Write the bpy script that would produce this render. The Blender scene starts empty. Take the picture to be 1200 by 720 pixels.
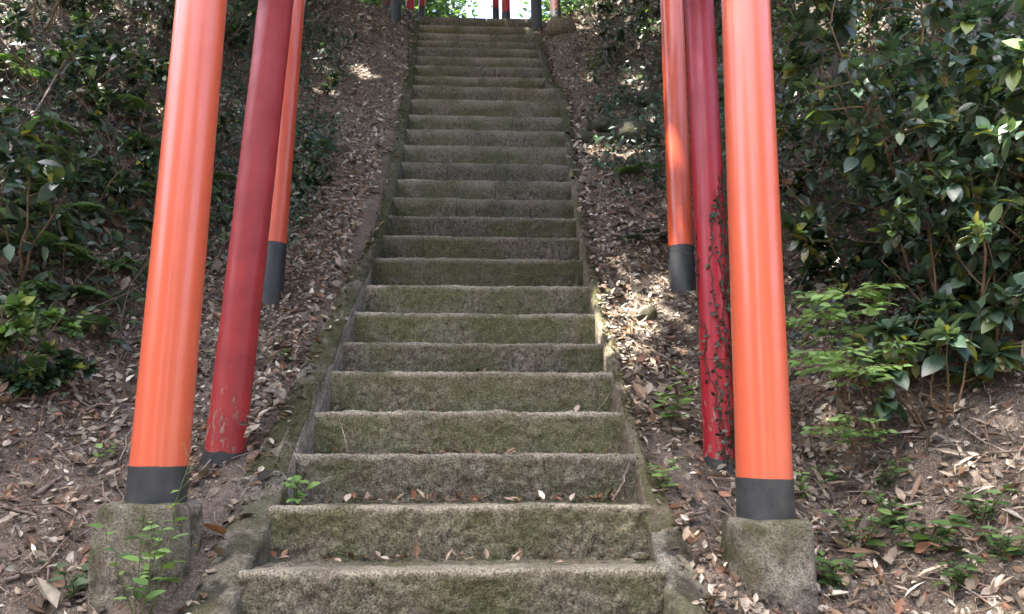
import bpy, math, random
import numpy as np
from mathutils import Vector, Matrix, Euler

rng = np.random.default_rng(7)
random.seed(7)
R = math.radians
scene = bpy.context.scene
COL = scene.collection

# ------------------------------------------------------------------ camera, sky, sun, exposure
CAM_Z = 2.2
PITCH, YAW = R(11.0), R(-2.5)
FPX = 867.0                                   # focal length in pixels of a 1200 px wide frame
cam_d = bpy.data.cameras.new('camera')
cam_d.sensor_fit = 'HORIZONTAL'
cam_d.sensor_width = 36.0
cam_d.lens = FPX / 1200.0 * 36.0
cam_d.clip_start = 0.05
cam_d.clip_end = 600.0
cam = bpy.data.objects.new('camera', cam_d)
COL.objects.link(cam)
cam.location = (0.0, 0.0, CAM_Z)
cam.rotation_euler = Euler((R(90) + PITCH, 0.0, YAW), 'XYZ')
scene.camera = cam

SUN_DIR = Vector((-0.30, -0.16, 0.94)).normalized()      # towards the sun
world = bpy.data.worlds.new('World')
scene.world = world
world.use_nodes = True
wn = world.node_tree
for n in list(wn.nodes):
    wn.nodes.remove(n)
w_out = wn.nodes.new('ShaderNodeOutputWorld')
w_bg = wn.nodes.new('ShaderNodeBackground')
w_sky = wn.nodes.new('ShaderNodeTexSky')
w_sky.sky_type = 'NISHITA'
w_sky.sun_disc = False
w_sky.sun_elevation = math.asin(SUN_DIR.z)
w_sky.sun_rotation = math.atan2(SUN_DIR.x, SUN_DIR.y)
w_sky.air_density = 0.9
w_sky.dust_density = 4.5
w_sky.ozone_density = 0.3
w_bg.inputs['Strength'].default_value = 0.15
wn.links.new(w_sky.outputs['Color'], w_bg.inputs['Color'])
wn.links.new(w_bg.outputs['Background'], w_out.inputs['Surface'])

sun_d = bpy.data.lights.new('sun', 'SUN')
sun_d.energy = 4.6
sun_d.angle = R(0.5)
sun_d.color = (1.0, 0.95, 0.86)
sun = bpy.data.objects.new('sun', sun_d)
COL.objects.link(sun)
sun.rotation_euler = SUN_DIR.to_track_quat('Z', 'Y').to_euler()
sun.location = SUN_DIR * 40

scene.view_settings.view_transform = 'Standard'
scene.view_settings.look = 'None'
scene.view_settings.gamma = 1.0
scene.view_settings.use_curve_mapping = False
scene.view_settings.exposure = 2.95
scene.render.engine = 'CYCLES'
scene.cycles.max_bounces = 8
scene.cycles.diffuse_bounces = 4
scene.cycles.transparent_max_bounces = 4

# ------------------------------------------------------------------ helpers: rays
_cm = cam.rotation_euler.to_matrix()


def ray(px, py):
    v = Vector(((px - 600.0) / FPX, (360.0 - py) / FPX, -1.0))
    return (_cm @ v).normalized()


def at(px, py, y):
    """world point on the sight line of a pixel at world distance y up the stairs"""
    d = ray(px, py)
    t = y / d.y
    return Vector((d.x * t, y, CAM_Z + d.z * t))


# ------------------------------------------------------------------ helpers: noise
def _hash(i, j, s):
    n = (i.astype(np.int64) * 374761393 + j.astype(np.int64) * 668265263 + s * 982451653) & 0x7fffffff
    n = ((n ^ (n >> 13)) * 1274126177) & 0x7fffffff
    n = (n ^ (n >> 16)) & 0x7fffffff
    return n / float(0x7fffffff)


def vnoise(x, y, s=0):
    x = np.asarray(x, float); y = np.asarray(y, float)
    i = np.floor(x); j = np.floor(y)
    fx = x - i; fy = y - j
    fx = fx * fx * (3 - 2 * fx); fy = fy * fy * (3 - 2 * fy)
    i = i.astype(np.int64); j = j.astype(np.int64)
    a = _hash(i, j, s); b = _hash(i + 1, j, s); c = _hash(i, j + 1, s); d = _hash(i + 1, j + 1, s)
    return (a + (b - a) * fx) * (1 - fy) + (c + (d - c) * fx) * fy - 0.5


def fbm(x, y, s=0, o=4):
    r = 0; a = 1.0
    for k in range(o):
        r = r + a * vnoise(x * 2 ** k, y * 2 ** k, s + k)
        a *= 0.5
    return r


# ------------------------------------------------------------------ helpers: meshes
class MB:
    """collects shapes; build() links them as one mesh object"""
    def __init__(self):
        self.v = []; self.t = []; self.q = []; self.c = []; self.n = 0

    def add(self, v, f, col=None):
        v = np.asarray(v, float).reshape(-1, 3)
        tri = [q for q in f if len(q) == 3] if not isinstance(f, np.ndarray) else None
        if tri is None:
            (self.t if f.shape[1] == 3 else self.q).append(f + self.n)
        else:
            qd = [q for q in f if len(q) == 4]
            if tri: self.t.append(np.array(tri) + self.n)
            if qd: self.q.append(np.array(qd) + self.n)
        self.v.append(v)
        if col is not None:
            col = np.asarray(col, float)
            if col.ndim == 1: col = np.tile(col, (len(v), 1))
            self.c.append(col)
        else:
            self.c.append(np.ones((len(v), 3)) * 0.5)
        self.n += len(v)

    def mesh(self, name, mat, smooth=True):
        me = bpy.data.meshes.new(name)
        v = np.concatenate(self.v)
        t = np.concatenate(self.t) if self.t else np.zeros((0, 3), int)
        q = np.concatenate(self.q) if self.q else np.zeros((0, 4), int)
        me.vertices.add(len(v))
        me.vertices.foreach_set('co', v.ravel().astype(np.float32))
        me.loops.add(t.size + q.size)
        me.loops.foreach_set('vertex_index', np.concatenate([t.ravel(), q.ravel()]).astype(np.int32))
        me.polygons.add(len(t) + len(q))
        ls = np.concatenate([np.arange(len(t)) * 3, t.size + np.arange(len(q)) * 4])
        me.polygons.foreach_set('loop_start', ls.astype(np.int32))
        me.update(calc_edges=True)
        me.validate()
        me.polygons.foreach_set('use_smooth', np.full(len(me.polygons), smooth))
        c = np.concatenate(self.c)
        c4 = np.concatenate([c, np.ones((len(c), 1))], 1)
        a = me.attributes.new('col', 'FLOAT_COLOR', 'POINT')
        a.data.foreach_set('color', c4.ravel().astype(np.float32))
        me.materials.append(mat)
        return me

    def build(self, name, mat, parent=None, smooth=True):
        return link(name, self.mesh(name, mat, smooth), parent)


def link(name, me, parent=None):
    o = bpy.data.objects.new(name, me)
    COL.objects.link(o)
    if parent is not None: o.parent = parent
    return o


def tag(o, label=None, cat=None, group=None, kind=None):
    if label: o['label'] = label
    if cat: o['category'] = cat
    if group: o['group'] = group
    if kind: o['kind'] = kind
    return o


def empty(name, loc, label=None, cat=None, group=None):
    o = bpy.data.objects.new(name, None)
    COL.objects.link(o)
    o.location = loc
    o.empty_display_size = 0.1
    return tag(o, label, cat, group)


def tube_data(pts, rad, sides=6, cap=True):
    pts = [Vector(p) for p in pts]
    n = len(pts)
    V = []; F = []
    up = None
    for i, p in enumerate(pts):
        d = (pts[min(i + 1, n - 1)] - pts[max(i - 1, 0)])
        if d.length < 1e-9: d = Vector((0, 0, 1))
        d.normalize()
        if up is None:
            up = d.orthogonal().normalized()
        else:
            up = (up - d * up.dot(d))
            up = up.normalized() if up.length > 1e-6 else d.orthogonal().normalized()
        s = d.cross(up)
        r = rad[i] if hasattr(rad, '__len__') else rad
        for k in range(sides):
            a = 2 * math.pi * k / sides
            V.append(p + (up * math.cos(a) + s * math.sin(a)) * r)
    for i in range(n - 1):
        for k in range(sides):
            k2 = (k + 1) % sides
            F.append((i * sides + k, i * sides + k2, (i + 1) * sides + k2, (i + 1) * sides + k))
    if cap:
        for b in (0, n - 1):
            c = len(V); V.append(pts[b])
            for k in range(sides):
                k2 = (k + 1) % sides
                F.append((c, b * sides + k2, b * sides + k) if b == 0 else (c, b * sides + k, b * sides + k2))
    return [tuple(v) for v in V], F


def wander(a, b, n, amp, sag=0.0):
    a = Vector(a); b = Vector(b); L = (b - a).length
    pts = []
    off = Vector((0, 0, 0))
    for i in range(n + 1):
        t = i / n
        w = math.sin(math.pi * t)
        off = off * 0.7 + Vector((random.gauss(0, 1), random.gauss(0, 1), random.gauss(0, 1))) * amp * L * 0.5
        pts.append(a.lerp(b, t) + off * min(1, t * 3) + Vector((0, 0, -sag * L * w)))
    return pts


# leaf templates: length 1 along +Y, face up +Z
def leaf_template(width=0.45, fold=0.12, droop=0.15, n=3, peak=0.42):
    V = [(0, 0, 0)]
    T = []
    rows = []
    for i in range(1, n + 1):
        t = i / (n + 1)
        w = width * 0.5 * math.sin(math.pi * t ** (math.log(0.5) / math.log(peak))) ** 0.8
        z = -droop * t * t
        rows.append((len(V), len(V) + 1, len(V) + 2))
        V += [(-w, t, z + fold * w * 2), (0, t, z), (w, t, z + fold * w * 2)]
    tip = len(V); V.append((0, 1, -droop))
    a = rows[0]
    T += [(0, a[1], a[0]), (0, a[2], a[1])]
    for a, b in zip(rows, rows[1:]):
        T += [(a[0], a[1], b[1]), (a[0], b[1], b[0]), (a[1], a[2], b[2]), (a[1], b[2], b[1])]
    a = rows[-1]
    T += [(a[0], a[1], tip), (a[1], a[2], tip)]
    return np.array(V, float), np.array(T, int)


LEAF = leaf_template()
LEAF_OVAL = leaf_template(0.55, 0.10, 0.18)
LEAF_LONG = leaf_template(0.30, 0.14, 0.22)
BLADE = leaf_template(0.10, 0.2, 0.35, 3)
LITTER = leaf_template(0.50, 0.30, -0.22, 2)
LITTER2 = leaf_template(0.60, -0.25, 0.3, 2)
STRIP = leaf_template(0.14, 0.3, 0.2, 2)
COVER = leaf_template(0.5, 0.12, 0.15, 2)
SIMPLE = (np.array([(0, 0, 0), (-.24, .45, .05), (.24, .45, .05), (0, 1, -.1)], float), np.array([(0, 2, 1), (1, 2, 3)]))


def frames(yaw, pitch, roll):
    """rotation matrices Rz(yaw) Rx(pitch) Ry(roll), arrays"""
    cy, sy = np.cos(yaw), np.sin(yaw); cp, sp = np.cos(pitch), np.sin(pitch); cr, sr = np.cos(roll), np.sin(roll)
    o = np.zeros_like(cy); i = np.ones_like(cy)
    Z = np.stack([np.stack([cy, -sy, o], -1), np.stack([sy, cy, o], -1), np.stack([o, o, i], -1)], -2)
    X = np.stack([np.stack([i, o, o], -1), np.stack([o, cp, -sp], -1), np.stack([o, sp, cp], -1)], -2)
    Y = np.stack([np.stack([cr, o, sr], -1), np.stack([o, i, o], -1), np.stack([-sr, o, cr], -1)], -2)
    return Z @ X @ Y


def add_many(mb, tmpl, P, M, S, C):
    """many copies of a template: positions, rotation matrices, sizes (N or N,3), colours (N,3)"""
    tv, tf = tmpl
    N = len(P)
    if N == 0: return
    S = np.asarray(S, float)
    if S.ndim == 1: S = np.repeat(S[:, None], 3, 1)
    v = tv[None] * S[:, None, :]
    v = np.einsum('nij,nkj->nki', M, v) + np.asarray(P)[:, None, :]
    f = tf[None] + (np.arange(N) * len(tv))[:, None, None]
    mb.add(v.reshape(-1, 3), f.reshape(-1, 3), np.repeat(np.asarray(C), len(tv), 0))


def pick(palette, n, jitter=0.15):
    p = np.array([c[:3] for c in palette]); w = np.array([c[3] if len(c) > 3 else 1 for c in palette], float)
    idx = rng.choice(len(p), n, p=w / w.sum())
    return np.clip(p[idx] * (1 + rng.normal(0, jitter, (n, 1))), 0.003, 0.9)


# ------------------------------------------------------------------ helpers: materials
def new_mat(name):
    m = bpy.data.materials.new(name)
    m.use_nodes = True
    nt = m.node_tree
    b = nt.nodes['Principled BSDF']
    return m, nt, b


def nd(nt, kind, **kw):
    n = nt.nodes.new(kind)
    for k, v in kw.items():
        if k in n.inputs.keys() if hasattr(n.inputs, 'keys') else False:
            n.inputs[k].default_value = v
        else:
            setattr(n, k, v)
    return n


def noise(nt, vec, scale, detail=4, rough=0.55, dist=0.0):
    n = nt.nodes.new('ShaderNodeTexNoise')
    n.inputs['Scale'].default_value = scale
    n.inputs['Detail'].default_value = detail
    n.inputs['Roughness'].default_value = rough
    n.inputs['Distortion'].default_value = dist
    nt.links.new(vec, n.inputs['Vector'])
    return n.outputs['Fac']


def ramp(nt, fac, stops):
    r = nt.nodes.new('ShaderNodeValToRGB')
    e = r.color_ramp.elements
    while len(e) > 1: e.remove(e[-1])
    for i, (p, c) in enumerate(stops):
        if i == 0: el = e[0]; el.position = p
        else: el = e.new(p)
        el.color = (*c, 1) if len(c) == 3 else c
    nt.links.new(fac, r.inputs['Fac'])
    return r.outputs['Color']


def grey(a): return (a, a, a)


def mix(nt, fac, a, b, mode='MIX'):
    m = nt.nodes.new('ShaderNodeMix')
    m.data_type = 'RGBA'; m.blend_type = mode
    for sock, v in (('Factor', fac), ('A', a), ('B', b)):
        s = [i for i in m.inputs if i.name == sock and (i.type == 'RGBA' or sock == 'Factor') and i.enabled][0]
        if hasattr(v, 'is_linked') or hasattr(v, 'links'):
            nt.links.new(v, s)
        elif isinstance(v, (int, float)): s.default_value = v
        else: s.default_value = (*v, 1)
    return [o for o in m.outputs if o.type == 'RGBA' and o.enabled][0]


def math_n(nt, op, a, b=None, clamp=False):
    m = nt.nodes.new('ShaderNodeMath'); m.operation = op; m.use_clamp = clamp
    for i, v in enumerate((a, b)):
        if v is None: continue
        if hasattr(v, 'links'): nt.links.new(v, m.inputs[i])
        else: m.inputs[i].default_value = v
    return m.outputs[0]


def bump(nt, b, h, strength, dist=0.01):
    n = nt.nodes.new('ShaderNodeBump')
    n.inputs['Strength'].default_value = strength
    n.inputs['Distance'].default_value = dist
    nt.links.new(h, n.inputs['Height'])
    nt.links.new(n.outputs['Normal'], b.inputs['Normal'])


def obj_vec(nt, scale=None, rot=None):
    t = nt.nodes.new('ShaderNodeTexCoord')
    v = t.outputs['Object']
    if scale or rot:
        m = nt.nodes.new('ShaderNodeMapping')
        if scale: m.inputs['Scale'].default_value = scale
        if rot: m.inputs['Rotation'].default_value = rot
        nt.links.new(v, m.inputs['Vector'])
        v = m.outputs['Vector']
    return v


def sep(nt, v):
    s = nt.nodes.new('ShaderNodeSeparateXYZ'); nt.links.new(v, s.inputs[0]); return s.outputs


def leaf_material(name, rough=0.4, trans=0.25, spec=0.5, veins=True):
    m, nt, b = new_mat(name)
    a = nt.nodes.new('ShaderNodeAttribute'); a.attribute_name = 'col'
    v = obj_vec(nt)
    n1 = noise(nt, v, 60, 3)
    c = mix(nt, 0.45, a.outputs['Color'], ramp(nt, n1, [(0.3, grey(0.35)), (0.7, grey(1.0))]), 'MULTIPLY')
    nt.links.new(c, b.inputs['Base Color'])
    b.inputs['Roughness'].default_value = rough
    b.inputs['Specular IOR Level'].default_value = spec
    bump(nt, b, n1, 0.25, 0.003)
    if trans > 0:
        out = nt.nodes['Material Output']
        tr = nt.nodes.new('ShaderNodeBsdfTranslucent')
        tc = mix(nt, 1.0, c, (1.0, 1.15, 0.55), 'MULTIPLY')
        nt.links.new(tc, tr.inputs['Color'])
        ms = nt.nodes.new('ShaderNodeMixShader')
        ms.inputs[0].default_value = trans
        nt.links.new(b.outputs[0], ms.inputs[1]); nt.links.new(tr.outputs[0], ms.inputs[2])
        nt.links.new(ms.outputs[0], out.inputs['Surface'])
    return m


def paint_material(name, col, col2, rough, wear_or_light=0.0, coat=0.0, dust=0.0):
    """painted round timber; wear is paint loss here: grey wood and chips, more towards the foot"""
    m, nt, b = new_mat(name)
    v = obj_vec(nt)
    vs = obj_vec(nt, (14, 14, 0.6))
    streak = noise(nt, vs, 2.0, 4, 0.6)
    blot = noise(nt, v, 5.0, 5, 0.6)
    c = mix(nt, ramp(nt, blot, [(0.35, grey(0)), (0.68, grey(1))]), col, col2)
    c = mix(nt, 0.30 if wear_or_light > 0 else 0.16, c, ramp(nt, streak, [(0.3, grey(0.6)), (0.65, grey(1.0))]), 'MULTIPLY')
    grime = noise(nt, v, 40, 3, 0.7)
    c = mix(nt, ramp(nt, grime, [(0.70, grey(0)), (0.80, grey(0.55))]), c, (0.10, 0.03, 0.02))
    if dust > 0:
        c = mix(nt, ramp(nt, noise(nt, v, 16, 6, 0.7), [(0.42, grey(0)), (0.66, grey(dust))]), c, (0.17, 0.155, 0.13))
    rr = ramp(nt, blot, [(0.3, grey(rough * 0.8)), (0.7, grey(rough * 1.35))])
    h = math_n(nt, 'ADD', math_n(nt, 'MULTIPLY', streak, 0.5 if wear_or_light > 0 else 0.035), math_n(nt, 'MULTIPLY', grime, 0.05))
    if wear_or_light > 0:
        z = sep(nt, v)[2]
        foot = nt.nodes.new('ShaderNodeMapRange')
        foot.inputs['From Min'].default_value = 0.05; foot.inputs['From Max'].default_value = 0.75
        foot.inputs['To Min'].default_value = 0.15; foot.inputs['To Max'].default_value = 0.0
        nt.links.new(z, foot.inputs['Value'])
        chip = noise(nt, obj_vec(nt, (26, 26, 9)), 1.6, 7, 0.72)
        cm = math_n(nt, 'ADD', chip, foot.outputs[0])
        mask = ramp(nt, cm, [(0.72 - 0.1 * wear_or_light, grey(0)), (0.75 - 0.1 * wear_or_light, grey(1))])
        wood = mix(nt, streak, (0.17, 0.10, 0.075), (0.42, 0.30, 0.22))
        c = mix(nt, mask, c, wood)
        rr = mix(nt, mask, rr, grey(0.85))
        h = math_n(nt, 'SUBTRACT', h, math_n(nt, 'MULTIPLY', mask, 0.6))
    nt.links.new(c, b.inputs['Base Color'])
    nt.links.new(rr, b.inputs['Roughness'])
    b.inputs['Coat Weight'].default_value = coat
    b.inputs['Coat Roughness'].default_value = 0.14
    bump(nt, b, h, 0.25 if wear_or_light == 0 else 0.7, 0.004)
    return m


def stone_material(name, base, dark, moss_amt=0.5, moss=(0.060, 0.078, 0.022), scale=1.0, rough_streaks=True, top_moss=0.0, moss_max=0.8, edge_light=False, stain=0.0):
    m, nt, b = new_mat(name)
    v = obj_vec(nt)
    big = noise(nt, v, 3.2 * scale, 4, 0.6)
    mid = noise(nt, v, 24 * scale, 5, 0.65)
    fine = noise(nt, v, 130 * scale, 3, 0.7)
    c = mix(nt, ramp(nt, mid, [(0.30, grey(0)), (0.66, grey(1))]), dark, base)
    c = mix(nt, 0.85, c, ramp(nt, fine, [(0.34, grey(0.22)), (0.50, grey(0.85)), (0.64, grey(1.5))]), 'MULTIPLY')
    grain = noise(nt, obj_vec(nt, (52, 52, 34), (0, R(40), 0)), 1.0 * scale, 5, 0.75, 0.6)
    c = mix(nt, 0.9 if rough_streaks else 0.5, c, ramp(nt, grain, [(0.36, grey(0.30)), (0.47, grey(0.85)), (0.55, grey(1.05)), (0.66, grey(1.5))]), 'MULTIPLY')
    if stain > 0:
        c = mix(nt, ramp(nt, noise(nt, v, 6.5, 6, 0.7), [(0.46, grey(0)), (0.60, grey(stain))]), c, (0.035, 0.032, 0.027))
    pink = noise(nt, v, 9 * scale, 4, 0.6)
    c = mix(nt, ramp(nt, pink, [(0.52, grey(0)), (0.74, grey(0.35))]), c, (0.24, 0.145, 0.11))
    if edge_light:
        ob = nt.nodes.new('ShaderNodeObjectInfo')
        big = math_n(nt, 'ADD', big, math_n(nt, 'MULTIPLY', math_n(nt, 'SUBTRACT', ob.outputs['Random'], 0.5), 0.14))
    mm = math_n(nt, 'ADD', math_n(nt, 'ADD', math_n(nt, 'MULTIPLY', big, 0.62), math_n(nt, 'MULTIPLY', mid, 0.30)), math_n(nt, 'MULTIPLY', fine, 0.22))
    if top_moss > 0:                                   # moss sits on the upward faces
        geo = nt.nodes.new('ShaderNodeNewGeometry')
        mm = math_n(nt, 'ADD', mm, math_n(nt, 'MULTIPLY', math_n(nt, 'SUBTRACT', sep(nt, geo.outputs['True Normal'])[2], 0.55), top_moss))
    mask = ramp(nt, mm, [(0.60 - 0.16 * moss_amt, grey(0)), (0.74 - 0.10 * moss_amt, grey(moss_max))])
    mossc = mix(nt, ramp(nt, fine, [(0.35, grey(0)), (0.65, grey(1))]), tuple(x * 0.45 for x in moss), tuple(x * 1.5 for x in moss))
    c = mix(nt, mask, c, mossc)
    if edge_light:                                           # light along the step edges, painted into the colour
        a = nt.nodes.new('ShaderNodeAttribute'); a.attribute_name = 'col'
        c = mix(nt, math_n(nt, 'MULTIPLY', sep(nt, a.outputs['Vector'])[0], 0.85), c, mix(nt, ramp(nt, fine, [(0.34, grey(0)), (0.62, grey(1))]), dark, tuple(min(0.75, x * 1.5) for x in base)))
        oi = nt.nodes.new('ShaderNodeObjectInfo')      # every block its own tone
        c = mix(nt, 1.0, c, ramp(nt, oi.outputs['Random'], [(0.0, (0.80, 0.80, 0.78)), (0.5, (1.0, 0.97, 0.92)), (1.0, (1.12, 1.10, 1.08))]), 'MULTIPLY')
    nt.links.new(c, b.inputs['Base Color'])
    b.inputs['Roughness'].default_value = 0.92
    b.inputs['Specular IOR Level'].default_value = 0.2
    st = grain
    h = math_n(nt, 'ADD', math_n(nt, 'MULTIPLY', mid, 0.8), math_n(nt, 'MULTIPLY', fine, 0.45))
    if rough_streaks: h = math_n(nt, 'ADD', h, math_n(nt, 'MULTIPLY', st, 0.8))
    bump(nt, b, h, 1.0, 0.022)
    return m


def bark_material(name, a, b2):
    m, nt, b = new_mat(name)
    n1 = noise(nt, obj_vec(nt, (20, 20, 4)), 1.5, 5, 0.65)
    n2 = noise(nt, obj_vec(nt), 7, 3)
    c = mix(nt, ramp(nt, n1, [(0.3, grey(0)), (0.7, grey(1))]), a, b2)
    c = mix(nt, 0.5, c, ramp(nt, n2, [(0.3, grey(0.5)), (0.7, grey(1.0))]), 'MULTIPLY')
    nt.links.new(c, b.inputs['Base Color'])
    b.inputs['Roughness'].default_value = 0.9
    bump(nt, b, n1, 0.8, 0.01)
    return m


M = {}
M['orange'] = paint_material('orange gloss paint', (0.64, 0.125, 0.060), (0.59, 0.108, 0.050), 0.34, 0.0, 0.5)
M['orange_old'] = paint_material('orange paint', (0.68, 0.105, 0.042), (0.60, 0.088, 0.036), 0.3, 0.0, 0.3)
M['red'] = paint_material('dark red paint', (0.37, 0.030, 0.032), (0.24, 0.020, 0.022), 0.5, 0.46)
M['red_vine'] = paint_material('dark red paint with chips', (0.34, 0.016, 0.028), (0.27, 0.012, 0.02), 0.36, 0.25)
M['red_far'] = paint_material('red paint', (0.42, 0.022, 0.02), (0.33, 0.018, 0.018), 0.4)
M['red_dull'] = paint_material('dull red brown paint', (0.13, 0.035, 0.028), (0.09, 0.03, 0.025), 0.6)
M['black'] = paint_material('black paint', (0.022, 0.026, 0.030), (0.040, 0.044, 0.046), 0.5, 0.0, 0.0, 0.14)
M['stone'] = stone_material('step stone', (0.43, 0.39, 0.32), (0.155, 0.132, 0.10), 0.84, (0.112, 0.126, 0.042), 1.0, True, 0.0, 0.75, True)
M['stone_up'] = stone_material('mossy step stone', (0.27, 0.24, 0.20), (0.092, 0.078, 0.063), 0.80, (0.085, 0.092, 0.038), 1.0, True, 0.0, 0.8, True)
M['kerb'] = stone_material('mossy kerb', (0.44, 0.40, 0.35), (0.16, 0.135, 0.105), 0.75, (0.050, 0.052, 0.018), 1.0, False, 0.45, 0.92)
M['kerb_r'] = stone_material('yellow mossy kerb', (0.34, 0.29, 0.21), (0.10, 0.082, 0.062), 0.45, (0.075, 0.080, 0.027), 1.4, False, 0.22, 0.9)
M['concrete'] = stone_material('footing concrete', (0.44, 0.40, 0.34), (0.15, 0.13, 0.105), 0.55, (0.085, 0.088, 0.036), 1.2, False, stain=0.85)
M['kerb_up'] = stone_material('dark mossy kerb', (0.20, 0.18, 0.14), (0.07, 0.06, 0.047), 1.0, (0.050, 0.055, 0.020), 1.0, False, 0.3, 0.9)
M['rock'] = stone_material('dark rock', (0.16, 0.14, 0.12), (0.05, 0.045, 0.04), 0.6, (0.05, 0.06, 0.02), 1.0, False)
M['bark'] = bark_material('bark', (0.035, 0.026, 0.02), (0.13, 0.10, 0.075))
M['twig'] = bark_material('twig bark', (0.10, 0.06, 0.035), (0.26, 0.17, 0.10))
M['deadwood'] = bark_material('dead wood', (0.10, 0.075, 0.06), (0.34, 0.27, 0.22))
M['litter'] = leaf_material('dry leaves', 0.55, 0.12, 0.4)
M['glossy'] = leaf_material('glossy evergreen leaves', 0.24, 0.25, 0.75)
M['soft'] = leaf_material('soft green leaves', 0.5, 0.35, 0.4)
M['cover'] = leaf_material('undergrowth leaves', 0.4, 0.25, 0.5)
M['canopy'] = leaf_material('canopy leaves', 0.45, 0.35, 0.4)


def soil_material():
    m, nt, b = new_mat('leafy soil')
    v = obj_vec(nt)
    n1 = noise(nt, v, 2.0, 5, 0.6); n2 = noise(nt, v, 35, 5, 0.7); n3 = noise(nt, v, 140, 2, 0.6)
    c = mix(nt, ramp(nt, n2, [(0.3, grey(0)), (0.7, grey(1))]), (0.062, 0.046, 0.034), (0.215, 0.165, 0.128))
    c = mix(nt, ramp(nt, n3, [(0.55, grey(0)), (0.68, grey(0.7))]), c, (0.46, 0.37, 0.31))
    c = mix(nt, ramp(nt, n1, [(0.5, grey(0)), (0.75, grey(0.5))]), c, (0.03, 0.034, 0.013))
    nt.links.new(c, b.inputs['Base Color'])
    b.inputs['Roughness'].default_value = 0.95
    bump(nt, b, math_n(nt, 'ADD', n2, math_n(nt, 'MULTIPLY', n3, 0.5)), 1.0, 0.02)
    return m


M['soil'] = soil_material()

# ------------------------------------------------------------------ the stairs' profile
EDGE_PX = [668, 592, 532, 482, 436, 402, 367, 335, 303, 277, 254, 233, 211.5, 191, 171, 152.5, 136, 117, 101.5, 90,
           78, 66.7, 56.5, 48.8, 40, 30.7, 21]
SY, SZ = [], []
d = 2.5
for k, py in enumerate(EDGE_PX):
    SY.append(d)
    SZ.append(at(562, py, d).z)
    d += 0.31 if k < 5 else max(0.225, 0.31 - 0.011 * (k - 5))
# three more steps below the frame, one low step at the top
SY = [2.5 - 0.31 * i for i in (3, 2, 1)] + SY + [d]
SZ = [SZ[0] - 0.18 * i for i in (3, 2, 1)] + SZ + [SZ[-1] + 0.10]
NS = len(SY)
TOP_Y, TOP_Z = SY[-1], SZ[-1]


def xl(y): return np.interp(y, [1.5, 2.5, 4.5, 5.2, 6.2, 7.5, 9.3], [-0.74, -0.75, -0.745, -0.71, -0.70, -0.735, -0.86])
def xr(y): return np.interp(y, [1.5, 2.5, 3.1, 5, 6.2, 7.3, 7.45, 9.3], [0.55, 0.60, 0.65, 0.71, 0.78, 0.82, 0.70, 0.65])


def nose(y):
    """height of the line through the step edges, level on the landing, falling away below the stairs"""
    y = np.asarray(y, float)
    z = np.interp(y, SY, SZ)
    lo = SZ[0] - (SY[0] - y) * 0.5
    z = np.where(y < SY[0], np.maximum(lo, -1.9), z)
    return np.where(y > TOP_Y, TOP_Z, z)


def sstep(a, b, x):
    t = np.clip((x - a) / (b - a), 0, 1)
    return t * t * (3 - 2 * t)


def ground_z(x, y, detail=True):
    x = np.asarray(x, float); y = np.asarray(y, float)
    n = nose(y)
    l = -x + xl(y) - np.interp(y, [2.0, 3.0, 4.8, 5.2, 9.3], [0.17, 0.15, 0.12, 0.07, 0.11]); r = x - xr(y) - np.interp(y, [2.0, 2.6, 3.0, 5, 9.3], [0.16, 0.14, 0.05, 0.06, 0.09])
    # left bank: gentle beside the stairs, steep further out
    bl = (0.16 + 0.24 * sstep(6.2, 8.5, y)) * np.clip(l, 0, None) + 0.62 * np.clip(l - 0.95 - 0.25 * sstep(4, 7, y), 0, None) * (1 - 0.35 * sstep(5, 12, l))
    br = (0.02 + 0.42 * sstep(4.5, 6.5, y)) * np.clip(r, 0, None) + 0.55 * np.clip(r - 0.75, 0, None) * (1 - 0.35 * sstep(5, 12, r))
    ao = np.clip(np.abs(x + 0.03) - 0.5, 0, None)
    z = n - 0.08 - 0.07 * sstep(0.1, 0.5, np.maximum(l, r)) + bl + br
    # low flat apron of earth by the lower footings
    z = z - 0.03 * sstep(0, 0.3, l) * (1 - sstep(3.0, 3.6, y))
    under = (l < 0.0) & (r < 0.0)
    z = z - np.where((y < TOP_Y + 0.1), 0.22, 0.02) * np.where(under, sstep(0, 0.12, np.minimum(-l, -r)), 0)
    if detail:
        a = sstep(0.0, 0.35, np.maximum(l, r))
        z = z + a * (0.16 * fbm(x * 0.55, y * 0.55, 3, 3) + 0.05 * fbm(x * 3.1, y * 3.1, 9, 3))
    z = np.maximum(z, -2.2)
    return z


def gz(x, y): return float(ground_z(np.array([x]), np.array([y]))[0])


def hit(px, py, y0=1.2, y1=30.0):
    """first point where the sight line of a pixel meets the hillside"""
    d = ray(px, py)
    ys = np.linspace(y0, y1, 3000)
    t = ys / d.y
    z = CAM_Z + d.z * t
    g = ground_z(d.x * t, ys)
    i = np.argmax(z <= g)
    if z[i] > g[i]: i = len(ys) - 1
    return Vector((d.x * t[i], ys[i], float(g[i])))


def normal_at(x, y, e=0.06):
    gx = (ground_z(x + e, y) - ground_z(x - e, y)) / (2 * e)
    gy = (ground_z(x, y + e) - ground_z(x, y - e)) / (2 * e)
    n = np.stack([-gx, -gy, np.ones_like(gx)], -1)
    return n / np.linalg.norm(n, axis=-1, keepdims=True)


# ------------------------------------------------------------------ ground
def axis(core, step, far):
    a = list(np.arange(core[0], core[1] + 1e-6, step))
    s = step; x = a[-1]
    while x < far[1]:
        s *= 1.25; x += s; a.append(x)
    s = step; x = a[0]; b = []
    while x > far[0]:
        s *= 1.25; x -= s; b.append(x)
    return np.array(b[::-1] + a)


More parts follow.
